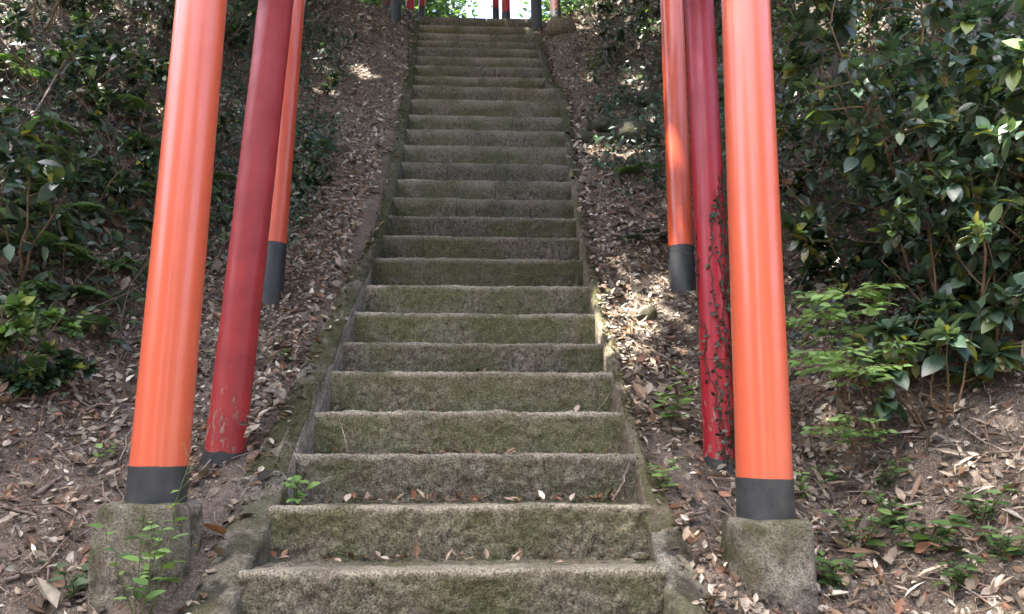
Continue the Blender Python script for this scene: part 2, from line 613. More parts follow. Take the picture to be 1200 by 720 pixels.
def build_ground():
    xs = axis((-5.5, 5.5), 0.05, (-160, 160)); ys = axis((1.0, 12.0), 0.05, (-160, 160))
    X, Y = np.meshgrid(xs, ys, indexing='ij')
    Z = ground_z(X, Y)
    # fade far hillside to a level instead of climbing without end
    Z = np.minimum(Z, 9.5 + 2 * fbm(X * 0.05, Y * 0.05, 2, 2))
    nx, ny = X.shape
    idx = np.arange(nx * ny).reshape(nx, ny)
    f = np.stack([idx[:-1, :-1], idx[1:, :-1], idx[1:, 1:], idx[:-1, 1:]], -1).reshape(-1, 4)
    mb = MB(); mb.add(np.stack([X, Y, Z], -1).reshape(-1, 3), f)
    return tag(mb.build('ground', M['soil']), kind='structure')


build_ground()


# ------------------------------------------------------------------ stairs
stairs = empty('stone_staircase', (0, SY[0], SZ[0]),
               'long straight flight of mossy stone steps climbing between the torii posts', 'staircase')


def step_stone(k, x0, x1, mat):
    y0, z1 = SY[k], SZ[k]
    zb = (SZ[k - 1] if k > 0 else z1 - 0.2) - 0.05
    y1 = (SY[k + 1] + 0.05) if k + 1 < NS else y0 + 0.5
    near = y0 < 5.5
    nf = 20 if near else 8
    rad = 0.012
    prof = [(y0 + 0.035 * (1 - t), zb + (z1 - rad - zb) * t, (0, -1, 0)) for t in np.linspace(0, 1, nf)]
    for a in (30, 60, 90):
        prof.append((y0 + rad - rad * math.cos(R(a)), z1 - rad + rad * math.sin(R(a)), (0, -math.cos(R(a)), math.sin(R(a)))))
    for t in np.linspace(0, 1, 8 if near else 4)[1:]:
        prof.append((y0 + rad + (y1 - y0 - rad) * t, z1 - 0.018 * t, (0, 0, 1)))
    np_ = len(prof)
    prof += [(y1, zb, (0, 1, 0)), ((y0 + y1) / 2, zb, (0, 0, -1))]
    P = np.array([(a, b) for a, b, _ in prof]); Nn = np.array([n for _, _, n in prof])
    nx = max(6, int((x1 - x0) / (0.011 if near else 0.03)))
    xs = np.linspace(x0, x1, nx)
    s = np.concatenate([[0], np.cumsum(np.linalg.norm(np.diff(P, axis=0), axis=1))])
    Xg, Sg = np.meshgrid(xs, s, indexing='ij')
    disp = 0.009 * fbm(Xg * 9, Sg * 9 + k * 7.3, 21, 3) + 0.012 * vnoise(Xg * 38 + Sg * 16, Sg * 38 - Xg * 12 + k * 31, 5) + 0.008 * vnoise(Xg * 85, Sg * 85 + k * 11, 6)
    disp[:, np_:] = 0
    disp[:, nf - 1:nf + 5] *= 0.55
    edge = 0.006 * fbm(xs * 5.0 + k * 5.1, xs * 0 + k, 31, 4)          # uneven worn top edge
    fy = 0.016 * fbm(xs * 2.2 + k * 3.7, xs * 0 + k * 2.0, 41, 3)
    V = np.zeros((nx, len(P), 3))
    V[:, :, 0] = Xg
    V[:, :, 1] = P[None, :, 0] + disp * Nn[None, :, 1] + fy[:, None] * (np.arange(len(P)) < np_ - 2)[None]
    tz = np.clip((P[:, 1] - zb) / (z1 - zb), 0, 1)
    V[:, :, 2] = P[None, :, 1] + disp * Nn[None, :, 2] + edge[:, None] * tz[None]
    m = len(P)
    idx = np.arange(nx * m).reshape(nx, m)
    nxt = np.roll(idx, -1, axis=1)
    f = np.stack([idx[:-1], idx[1:], nxt[1:], nxt[:-1]], -1).reshape(-1, 4)
    base = np.array([0, SY[0], SZ[0]])
    wear_or_light = np.zeros((nx, m)); wear_or_light[:, nf - 1:nf + 5] = 1.0; wear_or_light[:, nf - 2] = 0.4  # mask for the bright lit line painted on the step nose
    wear_or_light = np.clip(wear_or_light * (0.75 + 1.3 * fbm(Xg * 6, Sg * 6 + k, 15, 3)), 0, 1)
    mb = MB(); mb.add(V.reshape(-1, 3) - base, f, np.repeat(wear_or_light.reshape(-1, 1), 3, 1))
    for e, flip in ((0, False), (nx - 1, True)):
        ring = list(idx[e])
        c = V[e].mean(0) - base
        tri = [(0, ring[i] + 1, ring[(i + 1) % m] + 1) for i in range(m)]
        vv = np.vstack([c[None], V[e] - base])
        loc = [(0, i + 1, (i + 1) % m + 1) if flip else (0, (i + 1) % m + 1, i + 1) for i in range(m)]
        mb.add(vv, loc, np.zeros((len(vv), 3)))
    return mb.build('step_stone', mat, stairs)


JOINTS = {12: [-0.42], 13: [0.05], 14: [-0.2, 0.4], 15: [0.12], 16: [-0.3], 17: [0.25], 18: [-0.1],
          19: [-0.35, 0.3], 20: [0.0], 21: [-0.3, 0.2], 22: [-0.05], 23: [-0.4, 0.15], 24: [-0.1], 25: [0.2], 26: [-0.25],
          27: [0.1], 28: [-0.1, 0.35], 29: [0.05], 30: [-0.2]}
for k in range(NS):
    a, b = float(xl(SY[k])) - 0.012, float(xr(SY[k])) + 0.012
    if k == NS - 1: a, b = a + 0.02, b - 0.55
    cuts = [a] + [c for c in JOINTS.get(k, []) if a + 0.2 < c < b - 0.2] + [b]
    for x0, x1 in zip(cuts, cuts[1:]):
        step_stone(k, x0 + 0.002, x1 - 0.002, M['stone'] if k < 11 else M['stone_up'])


# ------------------------------------------------------------------ kerbs
KERB = {}


def kerb(name, label, side, breaks, width, lift, mat):
    root = empty(name, (float((xl if side < 0 else xr)(2.0)) + side * 0.1, 2.0, float(nose(2.0))), label, 'kerb')
    base = np.array(root.location)

    def surf(y, uu):
        i_ = np.searchsorted(np.array(breaks), y) - 1
        dn_ = np.zeros_like(y)
        for j in range(len(breaks) - 1):
            sel = i_ == j
            dn_[sel] = 0.045 * fbm(y[sel] * 4 + j * 3, uu[sel] * 1.5, 51 + j, 4) + 0.016 * vnoise(y[sel] * 24, uu[sel] * 7, 77 + j)
        zz = nose_smooth(y) + (lift(y) if callable(lift) else lift) + np.interp(uu, [0, 0.3, 0.75, 0.92, 1], [0, 0.01, -0.004, -0.025, -0.06]) + dn_
        ww = width(y)
        return (xl(y) if side < 0 else xr(y)) + side * uu * ww, zz
    KERB[side] = surf
    for i, (ya, yb) in enumerate(zip(breaks, breaks[1:])):
        ys = np.linspace(ya + 0.006, yb - 0.006, max(4, int((yb - ya) / 0.03)))
        inner = (xl(ys) if side < 0 else xr(ys))
        w = width(ys) if callable(width) else np.full_like(ys, width)
        zt = np.interp(ys, ys, nose_smooth(ys)) + (lift(ys) if callable(lift) else lift)
        u = np.array([0, 0, 0, 0.05, 0.18, 0.32, 0.46, 0.6, 0.75, 0.92, 1.0, 1.03, 1.05])
        hz = np.array([-0.42, -0.2, -0.025, 0, 0.006, 0.010, 0.008, 0.004, -0.004, -0.025, -0.06, -0.16, -0.42])
        m = len(u)
        V = np.zeros((len(ys), m, 3))
        Yg = np.repeat(ys[:, None], m, 1); Ug = np.repeat(u[None], len(ys), 0)
        dn = 0.045 * fbm(Yg * 4 + i * 3, Ug * 1.5, 51 + i, 4) + 0.016 * vnoise(Yg * 24, Ug * 7, 77 + i)
        wob = 0.04 * fbm(ys * 2.0 + i * 9, ys * 0, 61 + i, 3)
        V[:, :, 0] = inner[:, None] + side * (u[None] * w[:, None] * (1 + 3.5 * wob[:, None])) + side * 0.35 * dn * (u[None] > 0.02)
        V[:, :, 1] = Yg
        V[:, :, 2] = zt[:, None] + hz[None] + dn * (hz[None] > -0.3)
        idx = np.arange(len(ys) * m).reshape(len(ys), m)
        f = np.stack([idx[:-1, :-1], idx[:-1, 1:], idx[1:, 1:], idx[1:, :-1]], -1).reshape(-1, 4)
        if side > 0: f = f[:, ::-1]
        mb = MB(); mb.add(V.reshape(-1, 3) - base, f)
        for e in (0, len(ys) - 1):
            c = V[e].mean(0)[None] - base
            vv = np.vstack([c, V[e] - base])
            mb.add(vv, [(0, j + 1, j + 2) for j in range(m - 1)])
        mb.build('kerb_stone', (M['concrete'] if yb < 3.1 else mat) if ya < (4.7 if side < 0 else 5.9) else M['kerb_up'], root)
    return root


def nose_smooth(y):
    y = np.asarray(y, float)
    return (nose(y - 0.25) + nose(y) + nose(y + 0.25)) / 3.0


kerb('mossy_kerb', 'broad dark mossy stone kerb running up the stairs beside the peeling red post', -1,
     [1.7, 2.35, 3.02, 3.6, 4.22, 4.85, 5.6, 6.4, 7.2, 8.0, 8.7, 9.3],
     lambda y: np.interp(y, [2.0, 3.0, 4.8, 5.2, 9.3], [0.20, 0.18, 0.15, 0.10, 0.14]),
     lambda y: np.interp(y, [2.0, 2.8, 3.3, 4.8, 6.0, 9.3], [-0.07, -0.04, 0.015, 0.02, -0.03, 0.0]), M['kerb'])
kerb('mossy_kerb', 'narrow yellow-green mossy kerb running up the stairs beside the vine-covered red post', 1,
     [1.7, 2.3, 2.75, 3.35, 4.0, 4.7, 5.3, 6.0, 6.7, 7.32, 7.9, 8.6, 9.3],
     lambda y: np.interp(y, [2.0, 2.6, 3.0, 5, 9.3], [0.19, 0.17, 0.075, 0.085, 0.12]),
     lambda y: np.interp(y, [2.0, 2.8, 3.3, 5, 9.3], [-0.08, -0.04, 0.0, 0.0, 0.02]), M['kerb_r'])

# ------------------------------------------------------------------ torii gates
def pillar(root, foot, top, r0, r1, band_h, paint, band_paint, rough=0.0, sides=40, z_in=0.06):
    """leaning round post with a black painted foot; origin at the foot"""
    foot = Vector(foot); top = Vector(top)
    axis_v = top - foot
    L = axis_v.length
    q = axis_v.to_track_quat('Z', 'Y')

    def shell(z0, z1, ra, rb, n, seed, lip=0.0, fray=0.0):
        zs = np.linspace(z0, z1, n)
        th = np.linspace(0, 2 * math.pi, sides, endpoint=False)
        Zg, Tg = np.meshgrid(zs, th, indexing='ij')
        rr = ra + (rb - ra) * (Zg - z0) / (z1 - z0)
        rr = rr * (1 + rough * (0.6 * fbm(np.cos(Tg) * 2 + 9, np.sin(Tg) * 2 + Zg * 1.2, seed, 3) + 0.25 * vnoise(np.cos(Tg) * 9, np.sin(Tg) * 9 + Zg * 14, seed + 5)))
        V = np.stack([np.cos(Tg) * rr, np.sin(Tg) * rr, Zg], -1)
        if fray: V[-1, :, 2] += fray * (vnoise(th * 2.4, th * 0, seed) + 0.5 * vnoise(th * 7, th * 0, seed + 1))
        idx = np.arange(n * sides).reshape(n, sides); nx = np.roll(idx, -1, 1)
        f = np.stack([idx[:-1], nx[:-1], nx[1:], idx[1:]], -1).reshape(-1, 4)
        mb = MB(); mb.add(V.reshape(-1, 3), f)
        for e, fl in ((0, 1), (n - 1, 0)):
            c = np.array([[0, 0, V[e, :, 2].mean()]])
            mb.add(np.vstack([c, V[e]]), [(0, (j + 1) % sides + 1, j + 1) if fl else (0, j + 1, (j + 1) % sides + 1) for j in range(sides)])
        return mb
    p = shell(-z_in, L, r0, r1, 60, int(foot.x * 100) % 50 + 3).build('pillar', paint, root)
    p.rotation_euler = q.to_euler()
    p.location = foot - root.location
    b = shell(-z_in - 0.02, band_h, r0 * (1.022 + rough * 0.45), (r0 + (r1 - r0) * band_h / L) * (1.022 + rough * 0.45), 10, 17, 0, 0.0025 + rough * 0.2).build('black_base', band_paint, p)
    return p


def beam(root, name, a, b, w, h, mat, rise=0.0, sides=None):
    """horizontal beam from a to b; rise lifts its ends as a torii lintel does"""
    a = Vector(a); b = Vector(b)
    n = 14
    V = []; F = []
    d = (b - a).normalized(); s = d.cross(Vector((0, 0, 1))).normalized()
    prof = [(-w, -h), (w, -h), (w * 1.15, h * 0.85), (w * 0.3, h), (-w * 0.3, h), (-w * 1.15, h * 0.85)]
    for i in range(n + 1):
        t = i / n
        c = a.lerp(b, t) + Vector((0, 0, rise * (2 * t - 1) ** 4))
        for u, v in prof: V.append(c + s * u + Vector((0, 0, v)) - root.location)
    m = len(prof)
    for i in range(n):
        for k in range(m):
            F.append((i * m + k, i * m + (k + 1) % m, (i + 1) * m + (k + 1) % m, (i + 1) * m + k))
    F2 = [(0, k + 1, k) for k in range(1, m - 1)] + [(n * m, n * m + k, n * m + k + 1) for k in range(1, m - 1)]
    mb = MB(); mb.add([tuple(v) for v in V], F + F2)
    return mb.build(name, mat, root, smooth=False)


def footing(root, c, top_z, half, h, seed, round_=0.25):
    """weathered concrete block with rounded corners"""
    n = 64; m = 16
    th = np.linspace(0, 2 * math.pi, n, endpoint=False)
    p = 2.0 / round_
    rad = half / (np.abs(np.cos(th)) ** p + np.abs(np.sin(th)) ** p) ** (1 / p)
    prof = [(0.55, 0), (0.90, 0), (0.985, -0.012)] + [(1.0 + 0.035 * t, -0.03 - (h - 0.03) * t) for t in np.linspace(0, 1, m)]
    V = []
    for i, (s, z) in enumerate(prof):
        rr = rad * s
        x = np.cos(th) * rr; y = np.sin(th) * rr
        dn = 0.028 * fbm(th * 2.2 + seed, z * 6 + th * 0, seed, 4) + 0.010 * vnoise(th * 16, z * 50 + th * 0, seed + 3)
        V.append(np.stack([x * (1 + dn / half), y * (1 + dn / half), z + (0.008 * fbm(x * 12, y * 12, seed + 9, 3)) + th * 0], -1))
    V = np.array(V); k = len(prof)
    idx = np.arange(k * n).reshape(k, n); nx = np.roll(idx, -1, 1)
    f = np.stack([idx[:-1], idx[1:], nx[1:], nx[:-1]], -1).reshape(-1, 4)
    mb = MB(); mb.add(V.reshape(-1, 3), f)
    mb.add(np.vstack([[[0, 0, 0.0]], V[0]]), [(0, j + 1, (j + 1) % n + 1) for j in range(n)])
    mb.add(np.vstack([[[0, 0, -h]], V[-1]]), [(0, (j + 1) % n + 1, j + 1) for j in range(n)])
    o = mb.build('footing', M['concrete'], root)
    o.location = Vector((c[0], c[1], top_z)) - root.location
    return o


def gate(label, left, right, paint, band_paint, wl, wr, band, height, rough=0.0, foot=None, paint_r=None, group=None, sides=40):
    """left/right: (foot point, second point up the post)"""
    mid = (Vector(left[0]) + Vector(right[0])) / 2
    root = empty('torii_gate', mid, label, 'torii', group)
    tops = []
    ztop = max(left[0][2], right[0][2]) + height
    for i, ((f, u), w) in enumerate(zip((left, right), (wl, wr))):
        f = Vector(f); u = Vector(u)
        t = (ztop - f.z) / (u.z - f.z)
        top = f + (u - f) * t
        pillar(root, f, top, w / 2, w / 2 * 0.94, band[i], (paint_r if i and paint_r else paint), band_paint, rough, sides, 0.0 if foot else 0.25)
        tops.append(top)
    d = (tops[1] - tops[0]); d.z = 0; d.normalize()
    b = max(wl, wr)
    e = 0.34 * (tops[1] - tops[0]).length
    nl = tops[0].lerp(tops[1], 0) - d * (e * 0.55); nr = tops[1] + d * (e * 0.55)
    beam(root, 'tie_beam', nl - Vector((0, 0, 0.38)), nr - Vector((0, 0, 0.38)), b * 0.22, b * 0.42, paint)
    beam(root, 'lintel', tops[0] - d * e * 0.9 + Vector((0, 0, b * 0.40)), tops[1] + d * e * 0.9 + Vector((0, 0, b * 0.40)), b * 0.50, b * 0.42, paint, 0.05)
    beam(root, 'lintel_cap', tops[0] - d * e * 1.1 + Vector((0, 0, b * 1.25)), tops[1] + d * e * 1.1 + Vector((0, 0, b * 1.25)), b * 0.7, b * 0.35, M['black'], 0.09)
    return root


YN = 2.62
nl = (at(183, 588, YN), at(236.5, 0, YN)); nr = (at(897.5, 607, YN), at(873.5, 0, YN))
near_gate = gate('glossy bright orange torii with black post feet on concrete block footings', nl, nr, M['orange'], M['black'],
                 0.187, 0.192, (0.118, 0.135), 3.15, 0.0, foot=True)
footing(near_gate, (nl[0].x - 0.015, YN - 0.01), nl[0].z, 0.136, 0.62, 3, 0.45)
footing(near_gate, (nr[0].x - 0.012, YN - 0.01), nr[0].z, 0.126, 0.62, 8, 0.34)


def post_pts(px0, py0, px1, py1, y=None):
    p = hit(px0, py0) if y is None else at(px0, py0, y)
    return (p, at(px1, py1, p.y))


YR = 3.25
rl = (at(261, 552, YR), at(324, 0, YR)); rr = (at(845, 545, YR), at(819, 0, YR))
red_gate = gate('weathered dark red torii with peeling paint, one post overgrown by a small-leaved creeper', rl, rr, M['red'], M['black'],
                0.165, 0.146, (0.085, 0.03), 3.35, 0.09, paint_r=M['red_vine'])
ol = post_pts(316, 352, 344, 0); orr = post_pts(800, 338, 787, 0)
gate('slim matt orange torii with tall black post feet sunk in leaf litter', ol, orr, M['orange_old'], M['black'],
     0.155, 0.170, (0.36, 0.28), 3.6, 0.006)


def far_gate(label, y, pxl, pxr, base_l, base_r, w, paint, band, h=3.0):
    l = at(pxl, base_l, y); r = at(pxr, base_r, y)
    gate(label, (l, l + Vector((0.02, 0, 1))), (r, r + Vector((-0.02, 0, 1))), paint, M['black'], w, w, (band, band), h, 0.02, sides=20)


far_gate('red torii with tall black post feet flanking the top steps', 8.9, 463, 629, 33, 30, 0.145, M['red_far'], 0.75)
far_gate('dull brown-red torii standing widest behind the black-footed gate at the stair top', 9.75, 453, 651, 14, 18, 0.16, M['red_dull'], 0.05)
far_gate('narrow bright red torii on the landing beyond the stair top', 10.2, 480, 593, 17, 20, 0.13, M['red_far'], 0.06)
far_gate('farthest slim red torii seen through the narrow gate on the landing', 11.2, 494, 581, 12, 14, 0.11, M['red_far'], 0.05)

# ------------------------------------------------------------------ leaf litter, twigs
BROWN = [(0.35, 0.275, 0.20, 3), (0.44, 0.37, 0.295, 3), (0.205, 0.133, 0.085, 4), (0.25, 0.125, 0.078, 1.8), (0.078, 0.055, 0.040, 6),
         (0.60, 0.54, 0.45, 1.5), (0.30, 0.245, 0.195, 3)]


def on_stairs(x, y):
    return (x > xl(y) - 0.02) & (x < xr(y) + 0.02) & (y < TOP_Y)


def align(n, yaw, tilt):
    """rotation matrices that stand +Z on n, spun by yaw, tipped by tilt about local x"""
    M0 = frames(yaw, tilt, rng.normal(0, 0.35, len(yaw)))
    z = n; ref = np.tile(np.array([[1.0, 0, 0]]), (len(n), 1))
    y = np.cross(z, ref); y /= np.linalg.norm(y, axis=1, keepdims=True)
    x = np.cross(y, z)
    return np.stack([x, y, z], -1) @ M0


def litter():
    mb = MB()
    zones = [(46000, (-3.6, -0.9), (1.7, 6.5)), (44000, (0.72, 3.4), (1.7, 6.5)), (24000, (-3.6, -0.85), (6.2, 10.5)), (24000, (0.7, 3.8), (6.2, 10.5)),
             (5000, (-6, 6), (6, 13))]
    for n, xr_, yr_ in zones:
        x = rng.uniform(*xr_, n); y = rng.uniform(*yr_, n)
        k = ~on_stairs(x, y)
        # clumpy cover; barer trodden earth by the near left footing
        bare = np.clip(1.35 - np.hypot((x + 1.7) / 0.8, (y - 2.3) / 0.85), 0, 1) * 0.85
        bare2 = np.clip(1.0 - np.hypot((x + 0.98) / 0.16, (y - 2.7) / 0.8), 0, 1)
        dens = 0.75 + 0.9 * fbm(x * 1.3, y * 1.3, 71, 3) - bare - bare2
        k &= rng.uniform(0, 1, n) < dens
        # kerb tops stay mostly clear
        kb = ((x > xl(y) - 0.2) & (x < xl(y)) & (y < 5.2)) | ((x < xr(y) + 0.1) & (x > xr(y)))
        k &= ~kb | (rng.uniform(0, 1, n) < 0.15)
        x, y = x[k], y[k]
        z = ground_z(x, y) + np.where(((x > xl(y) - 0.22) & (x < xr(y) + 0.12)) & (y < TOP_Y), 0.14, 0.0)
        z = z + rng.uniform(0.0, 0.022, len(x))
        nr_ = normal_at(x, y)
        Mx = align(nr_, rng.uniform(0, 6.283, len(x)), rng.normal(0, 0.38, len(x)))
        s = rng.lognormal(math.log(0.034), 0.40, len(x))
        long_ = (rng.uniform(0, 1, len(x)) < np.where((x > 1.2) & (y < 3.2), 0.32, 0.05))
        c = pick(BROWN, len(x), 0.25)
        far = (y > 5.5)
        for tm, sel in ((LITTER, ~long_ & (np.arange(len(x)) % 2 == 0)), (LITTER2, ~long_ & (np.arange(len(x)) % 2 == 1))):
            add_many(mb, tm, np.stack([x, y, z], -1)[sel], Mx[sel], s[sel], c[sel])
        add_many(mb, STRIP, np.stack([x, y, z + 0.01], -1)[long_], Mx[long_], s[long_] * 1.8, c[long_] * 1.15)
    # scraps blown onto the treads, thickest against the riser behind
    for k in range(0, NS - 1):
        n = 110 if k < 6 else 40
        x = rng.uniform(xl(SY[k]) + 0.02, xr(SY[k]) - 0.02, n)
        cl = rng.uniform(0, 1, n) < (0.45 + 1.2 * fbm(x * 2.5, x * 0 + k, 91, 2))
        t = 1 - np.abs(rng.normal(0, 0.12, n)); t = np.clip(t, 0.1, 0.97)
        x, t = x[cl], t[cl]
        y = SY[k] + t * (SY[k + 1] - SY[k]) - 0.01
        z = SZ[k] + 0.010 - 0.015 * t + rng.uniform(0, 0.012, len(x))
        Mx = align(np.tile([[0, 0, 1.0]], (len(x), 1)), rng.uniform(0, 6.283, len(x)), rng.normal(0.2, 0.4, len(x)))
        add_many(mb, LITTER, np.stack([x, y, z], -1), Mx, rng.lognormal(math.log(0.034), 0.3, len(x)), pick(BROWN, len(x), 0.25) * np.array([1.05, 0.9, 0.82]))
    return tag(mb.build('leaf_litter', M['litter'], smooth=False), 'deep carpet of dry brown leaves covering both banks', 'leaf litter', kind='stuff')


litter()


def moss_and_scraps():
    mb = MB(); ml = MB()
    for side, n, pal in ((-1, 15000, [(0.045, 0.052, 0.016, 3), (0.070, 0.078, 0.022, 2), (0.030, 0.032, 0.013, 2)]), (1, 7000, [(0.075, 0.08, 0.025, 3), (0.12, 0.115, 0.03, 1), (0.045, 0.05, 0.02, 3)])):
        y = 2.0 + 7.2 * rng.uniform(0, 1, n) ** 1.5; u = rng.uniform(0.0, 1.0, n)
        k = (y > 2.95) & (rng.uniform(-0.5, 0.5, n) < 0.0 + 1.2 * fbm(y * 2.6, u * 1.2 + side, 161, 3))
        y, u = y[k], u[k]; n = len(y)
        x, z = KERB[side](y, u)
        Mx = frames(rng.uniform(0, 6.283, n), rng.uniform(0.2, 1.4, n), rng.normal(0, 0.3, n))
        add_many(mb, SIMPLE, np.stack([x, y, z - 0.003], -1), Mx, rng.uniform(0.006, 0.014, n), pick(pal, n, 0.25))
        n = 700
        y = 2.0 + 7.2 * rng.uniform(0, 1, n) ** 1.4; u = rng.uniform(0.3, 1.1, n) ** 0.6
        x, z = KERB[side](y, np.clip(u, 0, 1))
        Mx = frames(rng.uniform(0, 6.283, n), rng.normal(-0.2, 0.45, n), rng.normal(0, 0.4, n))
        add_many(ml, LITTER, np.stack([x, y, z + 0.012], -1), Mx, rng.lognormal(math.log(0.032), 0.35, n), pick(BROWN, n, 0.25))
    tag(mb.build('moss', M['soft']), 'short fuzzy moss growing on the stair kerbs', 'moss', kind='stuff')
    tag(ml.build('kerb_litter', M['litter'], smooth=False), 'dry leaf scraps caught along the stair kerbs', 'leaf litter', kind='stuff')


moss_and_scraps()


def twig_litter():
    mb = MB()
    n = 2600
    for i in range(n):
        side = -1 if random.random() < 0.5 else 1
        x = random.uniform(0.95, 3.2) * side; y = random.uniform(1.9, 8.5)
        L = random.lognormvariate(math.log(0.13), 0.6); a = random.uniform(0, 6.283)
        pts = []
        for t in (0, 0.33, 0.66, 1):
            px = x + math.cos(a) * L * t + random.gauss(0, 0.01); py = y + math.sin(a) * L * t + random.gauss(0, 0.01)
            pts.append((px, py))
        g = ground_z(np.array([p[0] for p in pts]), np.array([p[1] for p in pts]), True)
        r = random.uniform(0.0012, 0.0035)
        P = [(p[0], p[1], gg + 0.012 + random.uniform(0, 0.03)) for p, gg in zip(pts, g)]
        v, f = tube_data(P, [r, r, r * 0.8, r * 0.5], 4, False)
        c = random.choice([(0.30, 0.22, 0.17), (0.20, 0.13, 0.09), (0.38, 0.30, 0.25), (0.10, 0.07, 0.05)])
        mb.add(v, f, c)
    return tag(mb.build('twig_litter', M['litter']), 'thin dry twigs scattered through the leaf litter', 'twigs', kind='stuff')


twig_litter()

# ------------------------------------------------------------------ plants
GREEN_DARK = [(0.030, 0.060, 0.036, 4), (0.045, 0.085, 0.046, 4), (0.062, 0.11, 0.050, 3), (0.10, 0.15, 0.045, 1.2)]
GREEN_MID = [(0.08, 0.15, 0.05, 3), (0.11, 0.20, 0.065, 3), (0.15, 0.24, 0.07, 2)]
GREEN_LIGHT = [(0.23, 0.38, 0.11, 3), (0.29, 0.45, 0.15, 3), (0.17, 0.30, 0.09, 2)]


def project(p):
    v = _cm.inverted() @ (Vector(p) - Vector((0, 0, CAM_Z)))
    if v.z > -0.05: return None
    return 600 - v.x / v.z * FPX, 360 + v.y / v.z * FPX, -v.z


_leaf_cache = {}


def leaf_mesh(tmpl_name, tmpl, colour, mat):
    key = (tmpl_name, colour, mat.name)
    if key not in _leaf_cache:
        mb = MB(); mb.add(tmpl[0], tmpl[1], colour)
        _leaf_cache[key] = mb.mesh('leaf', mat)
    return _leaf_cache[key]


def put_leaves(root, tmpl_name, tmpl, P, Mx, S, C, mat, n_single, foliage='foliage'):
    """largest leaves in view as parts of their own, the rest joined"""
    P = np.asarray(P); base = np.array(root.location)
    size = np.zeros(len(P))
    for i, p in enumerate(P):
        q = project(p)
        if q and -20 < q[0] < 1220 and -20 < q[1] < 740: size[i] = S[i] / q[2]
    order = np.argsort(-size)
    single = order[:n_single]; rest = order[n_single:]
    for i in single:
        if size[i] <= 0: continue
        c = tuple(np.round(C[i] * 40) / 40.0 if False else np.round(C[i], 2))
        c = tuple(max(0.01, float(v)) for v in c)
        o = link('leaf', leaf_mesh(tmpl_name, tmpl, c, mat), root)
        m4 = Matrix([list(Mx[i][0]) + [P[i][0] - base[0]], list(Mx[i][1]) + [P[i][1] - base[1]], list(Mx[i][2]) + [P[i][2] - base[2]], [0, 0, 0, 1]])
        o.matrix_basis = m4 @ Matrix.Diagonal((float(S[i]),) * 3 + (1,))
    rest = np.concatenate([rest, [i for i in single if size[i] <= 0]]).astype(int)
    if len(rest):
        mb = MB(); add_many(mb, tmpl, P[rest] - base, Mx[rest], S[rest], C[rest])
        o = mb.build(foliage, mat, root)
        if len(rest) > 60: o['kind'] = 'stuff'


def shrub(name, label, base, height, spread, stems, palette, leaf_len, seed, n_single=0, lean=(0, 0), density=1.0, tmpl=('oval', LEAF_OVAL), mat=None,
          young=0.06, group=None, cat='shrub', twig_mat=None, low=0.25, xmin=-99.0):
    random.seed(seed)
    base = Vector(base)
    root = empty(name, base, label, cat, group)
    mb = MB()
    P = []; D = []
    col = (0.2, 0.13, 0.08)

    def limb(a, dirv, L, r, depth):
        n = max(4, int(L / 0.07))
        pts = [a.copy()]; dv = dirv.normalized(); p = a.copy()
        for i in range(n):
            dv = (dv + Vector((random.gauss(0, 0.13), random.gauss(0, 0.13), random.gauss(0, 0.10) + 0.03))).normalized()
            if p.x + dv.x * 0.12 < xmin: dv.x = abs(dv.x) * 0.5; dv.normalize()
            p = p + dv * (L / n)
            pts.append(p.copy())
            t = (i + 1) / n
            if depth < 3 and t > low and random.random() < (0.60 if depth == 0 else 0.5) * density:
                az = random.uniform(0, 6.283)
                s = dv.orthogonal().normalized(); s2 = dv.cross(s)
                nd_ = (dv * random.uniform(0.3, 0.8) + (s * math.cos(az) + s2 * math.sin(az)) * 0.9)
                limb(p, nd_, L * random.uniform(0.2, 0.38), r * (1 - 0.7 * t) * 0.65, depth + 1)
            if depth >= 1 and t > 0.3:
                for _ in range(1 + (random.random() < 0.7 * density)):
                    P.append(p.copy()); D.append(dv.copy())
        for _ in range(3 if depth else 2):
            P.append(p.copy()); D.append(dv.copy())
        rad = [max(0.0009, r * (1 - 0.8 * i / n)) for i in range(n + 1)]
        v, f = tube_data([q - base for q in pts], rad, 5 if depth else 7, False)
        mb.add(v, f, col)
    for s in range(stems):
        a = 6.283 * s / stems + random.uniform(-0.6, 0.6)
        h = height * random.uniform(0.65, 1.0)
        d0 = Vector((math.cos(a) * spread / height + lean[0], math.sin(a) * spread / height + lean[1], 1.0))
        limb(base + Vector((math.cos(a) * 0.04, math.sin(a) * 0.04, -0.05)), d0, h, random.uniform(0.007, 0.012) * (height / 1.3) ** 0.5, 0)
    mb.build('stem', twig_mat or M['twig'], root)
    n = len(P)
    P = np.array([tuple(p) for p in P]); D = np.array([tuple(p) for p in D])
    # leaf direction: along the twig and outward, face turned up to the light
    yv = D + rng.normal(0, 0.75, (n, 3)); yv[:, 2] -= 0.15
    yv /= np.linalg.norm(yv, axis=1, keepdims=True)
    up = np.tile([[0, -0.25, 1.0]], (n, 1)) + rng.normal(0, 0.35, (n, 3))
    xv = np.cross(yv, up); xv /= np.linalg.norm(xv, axis=1, keepdims=True)
    zv = np.cross(xv, yv)
    Mx = np.stack([xv, yv, zv], -1)
    S = leaf_len * np.clip(rng.lognormal(-0.06, 0.36, n), 0.4, 1.7)
    C = pick(palette, n, 0.2)
    yg = rng.uniform(0, 1, n) < young
    C[yg] = pick([(0.26, 0.30, 0.05), (0.20, 0.27, 0.06), (0.33, 0.30, 0.06)], int(yg.sum()), 0.15)
    put_leaves(root, tmpl[0], tmpl[1], P, Mx, S, C, mat or M['glossy'], n_single)
    return root


